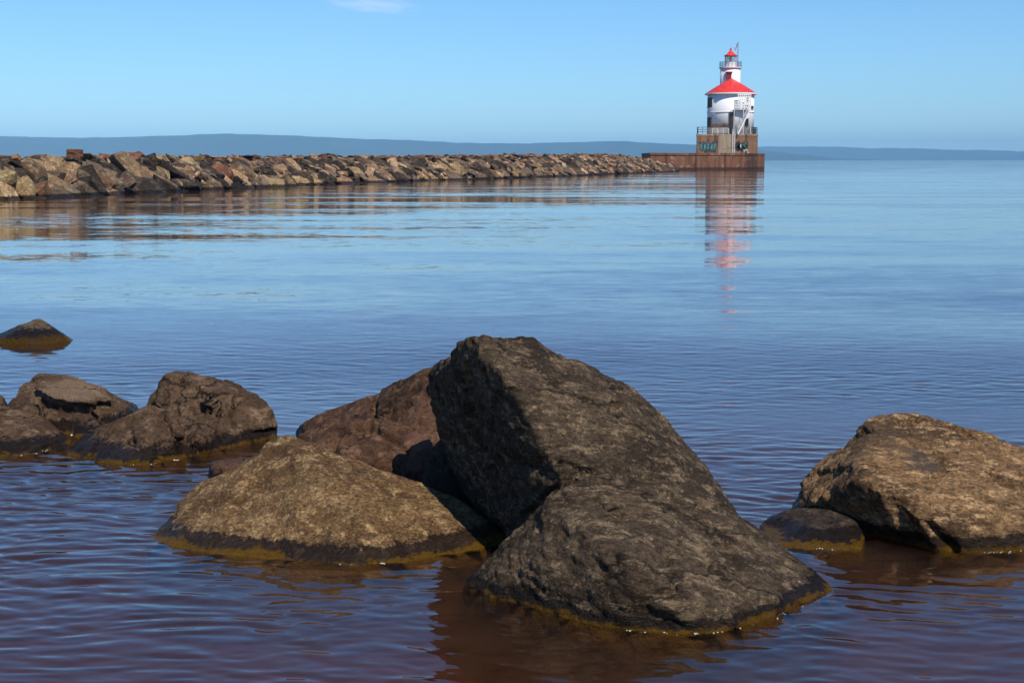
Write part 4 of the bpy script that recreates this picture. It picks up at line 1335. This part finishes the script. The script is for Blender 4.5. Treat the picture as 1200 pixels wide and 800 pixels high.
def opening(name, px, py0, py1, wpx, frame_mat, pane_mat, pane_name='pane'):
    x = hx(px)
    ang = math.asin(max(-0.985, min(0.985, x / RB)))
    w = wpx * LY / F / max(0.35, math.cos(ang))
    w = min(w, 1.35)
    z0, z1 = hz_(py1), hz_(py0)
    Mx = Matrix.Rotation(ang, 4, 'Z')
    def b(c, s):
        return Mx @ Matrix.Translation(c)
    bm = bmesh.new()
    ty = -RB * math.cos(0) - 0.02
    for c, s in (((-w / 2 - 0.05, ty, (z0 + z1) / 2), (0.1, 0.24, z1 - z0 + 0.2)), ((w / 2 + 0.05, ty, (z0 + z1) / 2), (0.1, 0.24, z1 - z0 + 0.2)),
                 ((0, ty, z1 + 0.05), (w - 0.002, 0.24, 0.1)), ((0, ty - 0.05, z0 - 0.05), (w + 0.3, 0.3, 0.1))):
        add_box(bm, (0, 0, 0), s, mat=b(c, s))
    fr = link(name, bm_mesh(name, bm), frame_mat, lh)
    bm = bmesh.new()
    add_box(bm, (0, 0, 0), (w - 0.004, 0.12, z1 - z0 - 0.004), mat=b((0, ty + 0.02, (z0 + z1) / 2), None))
    link(pane_name, bm_mesh(pane_name, bm), pane_mat, fr)
    bm = bmesh.new()
    add_box(bm, (0, 0, 0), (0.05, 0.05, z1 - z0 - 0.01), mat=b((0, ty - 0.06, (z0 + z1) / 2), None))
    add_box(bm, (0, 0, 0), (w - 0.06, 0.046, 0.05), mat=b((0, ty - 0.06, (z0 + z1) / 2), None))
    link('glazing_bar', bm_mesh('glazing_bar', bm), frame_mat, fr)
    return fr


opening('window', 830.6, 115.5, 126, 3.0, M_frame, M_pane)
opening('window', 830.6, 138.5, 149, 3.0, M_frame, M_pane)
opening('window', 871.3, 140.3, 148.2, 3.3, M_frame, M_pane)
opening('window', 871.8, 115.5, 119.5, 2.6, M_frame, M_pane)
opening('window', 871.8, 123.5, 127.5, 2.6, M_frame, M_pane)
opening('window', 878.6, 125.5, 127.5, 2.0, M_frame, M_pane)
opening('door', 853.6, 132.8, 157.0, 5.2, simple('door_frame', (0.05, 0.04, 0.035), 0.6), simple('door_leaf', (0.035, 0.032, 0.03), 0.5, 0.4, 1.5), 'door_leaf')

# steel fire stair with a white lattice screen, platform and flight
stair = empty('stair', (0, 0, 0), None, None)
stair.parent = lh
sy = -RB - 0.95
bm = bmesh.new()
x0, x1 = hx(859.8), hx(874.2)
z0, z1 = hz_(127.0), hz_(112.4)
ncol, nrow = 6, 5
cw, chh = (x1 - x0) / ncol, (z1 - z0) / nrow
hole = 0.54
for i in range(ncol + 1):
    add_box(bm, (x0 + i * cw, sy + 0.1 + 0.16 * (i / ncol), (z0 + z1) / 2), (cw * (1 - hole), 0.05, z1 - z0 + chh * (1 - hole)))
for j in range(nrow + 1):
    zc = z0 + j * chh
    add_box(bm, ((x0 + x1) / 2, sy + 0.18, zc), (x1 - x0 + 0.1, 0.044, chh * (1 - hole)))
link('lattice_screen', bm_mesh('lattice_screen', bm), M_wmetal, stair)
pz = hz_(129.5)
bm = bmesh.new()
add_box(bm, ((hx(855) + hx(875)) / 2, -RB * 0.55 - 0.9, pz), (hx(875) - hx(855), RB * 0.9, 0.1))
link('platform', bm_mesh('platform', bm), M_wmetal, stair)
bm = bmesh.new()
for px in (855.3, 874.7, 866):
    add_bar(bm, (hx(px), sy + 0.05, 0), (hx(px), sy + 0.05, pz), 0.06)
for px in (855.3, 858, 860):
    add_bar(bm, (hx(px), sy + 0.02, pz), (hx(px), sy + 0.02, pz + 1.05), 0.04)
for h in (0.55, 1.05):
    add_bar(bm, (hx(855.3), sy + 0.02, pz + h), (hx(860), sy + 0.02, pz + h), 0.04)
link('railing', bm_mesh('railing', bm), M_wmetal, stair)
bm = bmesh.new()
sa, sb = Vector((hx(873), sy - 0.25, pz)), Vector((hx(859.5), sy - 0.25, 0.0))
for dy in (-0.42, 0.42):
    o_ = Vector((0, dy, 0))
    d_ = (sa - sb)
    m_ = Matrix.Translation((sa + sb) / 2 + o_) @ d_.to_track_quat('X', 'Z').to_matrix().to_4x4()
    add_box(bm, (0, 0, 0), (d_.length, 0.05, 0.26), mat=m_)
    add_bar(bm, sb + o_ + Vector((0, 0, 1.0)), sa + o_ + Vector((0, 0, 1.0)), 0.035)
    for k in range(7):
        q = sb.lerp(sa, k / 6) + o_
        add_bar(bm, q, q + Vector((0, 0, 1.0)), 0.03)
for k in range(16):
    q = sb.lerp(sa, (k + 0.5) / 16)
    add_box(bm, q + Vector((0, 0, 0.04)), (0.26, 0.82, 0.04))
link('flight', bm_mesh('flight', bm), M_wmetal, stair)
# rail along the foot of the wall
railing(lh, [(hx(831), -RB - 0.35), (hx(850), -RB - 0.35)], 0.0, 1.05, M_wmetal, lambda x, y, z: (x, y, z), rails=3, r=0.04, post=1.2)

# little white flecks standing in for sun glints along the boulders' waterline
M_glint = simple('glint_white', (0.75, 0.74, 0.70), 0.25, 0.05, 20, spec=0.6)
fr_ = random.Random(4)
bmf = bmesh.new()


def flecks(o, x0, x1, n, smax=0.006):
    me = o.data
    P = np.empty(len(me.vertices) * 3); me.vertices.foreach_get('co', P); P = P.reshape(-1, 3) + np.array(o.location)
    Nn = np.empty(len(me.vertices) * 3, np.float32); me.vertex_normals.foreach_get('vector', Nn); Nn = Nn.reshape(-1, 3)
    px, py, _ = project(P)
    ok = np.where((np.abs(P[:, 2] - 0.002) < 0.009) & (Nn[:, 1] < 0.15) & (px > x0) & (px < x1))[0]
    for _ in range(n):
        if not len(ok):
            return
        c = ok[fr_.randrange(len(ok))]
        for k in range(fr_.choice((1, 1, 2, 4))):
            p = Vector(P[c]) + Vector((fr_.gauss(0, .012), -abs(fr_.gauss(0.004, .008)), 0))
            p.z = 0.001
            r = fr_.uniform(0.0008, smax * 0.55)
            bmesh.ops.create_icosphere(bmf, subdivisions=1, radius=r, matrix=Matrix.Translation(p) @ Matrix.Diagonal((1.3, 1, 0.55, 1)))


for o_ in [o for o in COL.objects if o.name.startswith('boulder') and o.type == 'MESH']:
    l_ = o_['label']
    if l_.startswith('largest dark brown'): flecks(o_, 735, 940, 22, 0.006)
    elif l_.startswith('speckled tan granite'): flecks(o_, 395, 450, 4, 0.006)
    elif l_.startswith('small rounded dark'): flecks(o_, 940, 1010, 9, 0.006)
    elif l_.startswith('largest reddish'): flecks(o_, 150, 240, 10, 0.009)
    elif l_.startswith('brown sloping'): flecks(o_, 15, 60, 6, 0.008)
    elif l_.startswith('big speckled'): flecks(o_, 1150, 1200, 7, 0.006)
    elif l_.startswith('little wet'): flecks(o_, 80, 130, 18, 0.012)
tag(link('glint_fleck', bm_mesh('glint_fleck', bmf, True), M_glint), 'tiny white flecks standing in for sun glints at the waterline of the boulders', 'glint_fleck', kind='stuff')
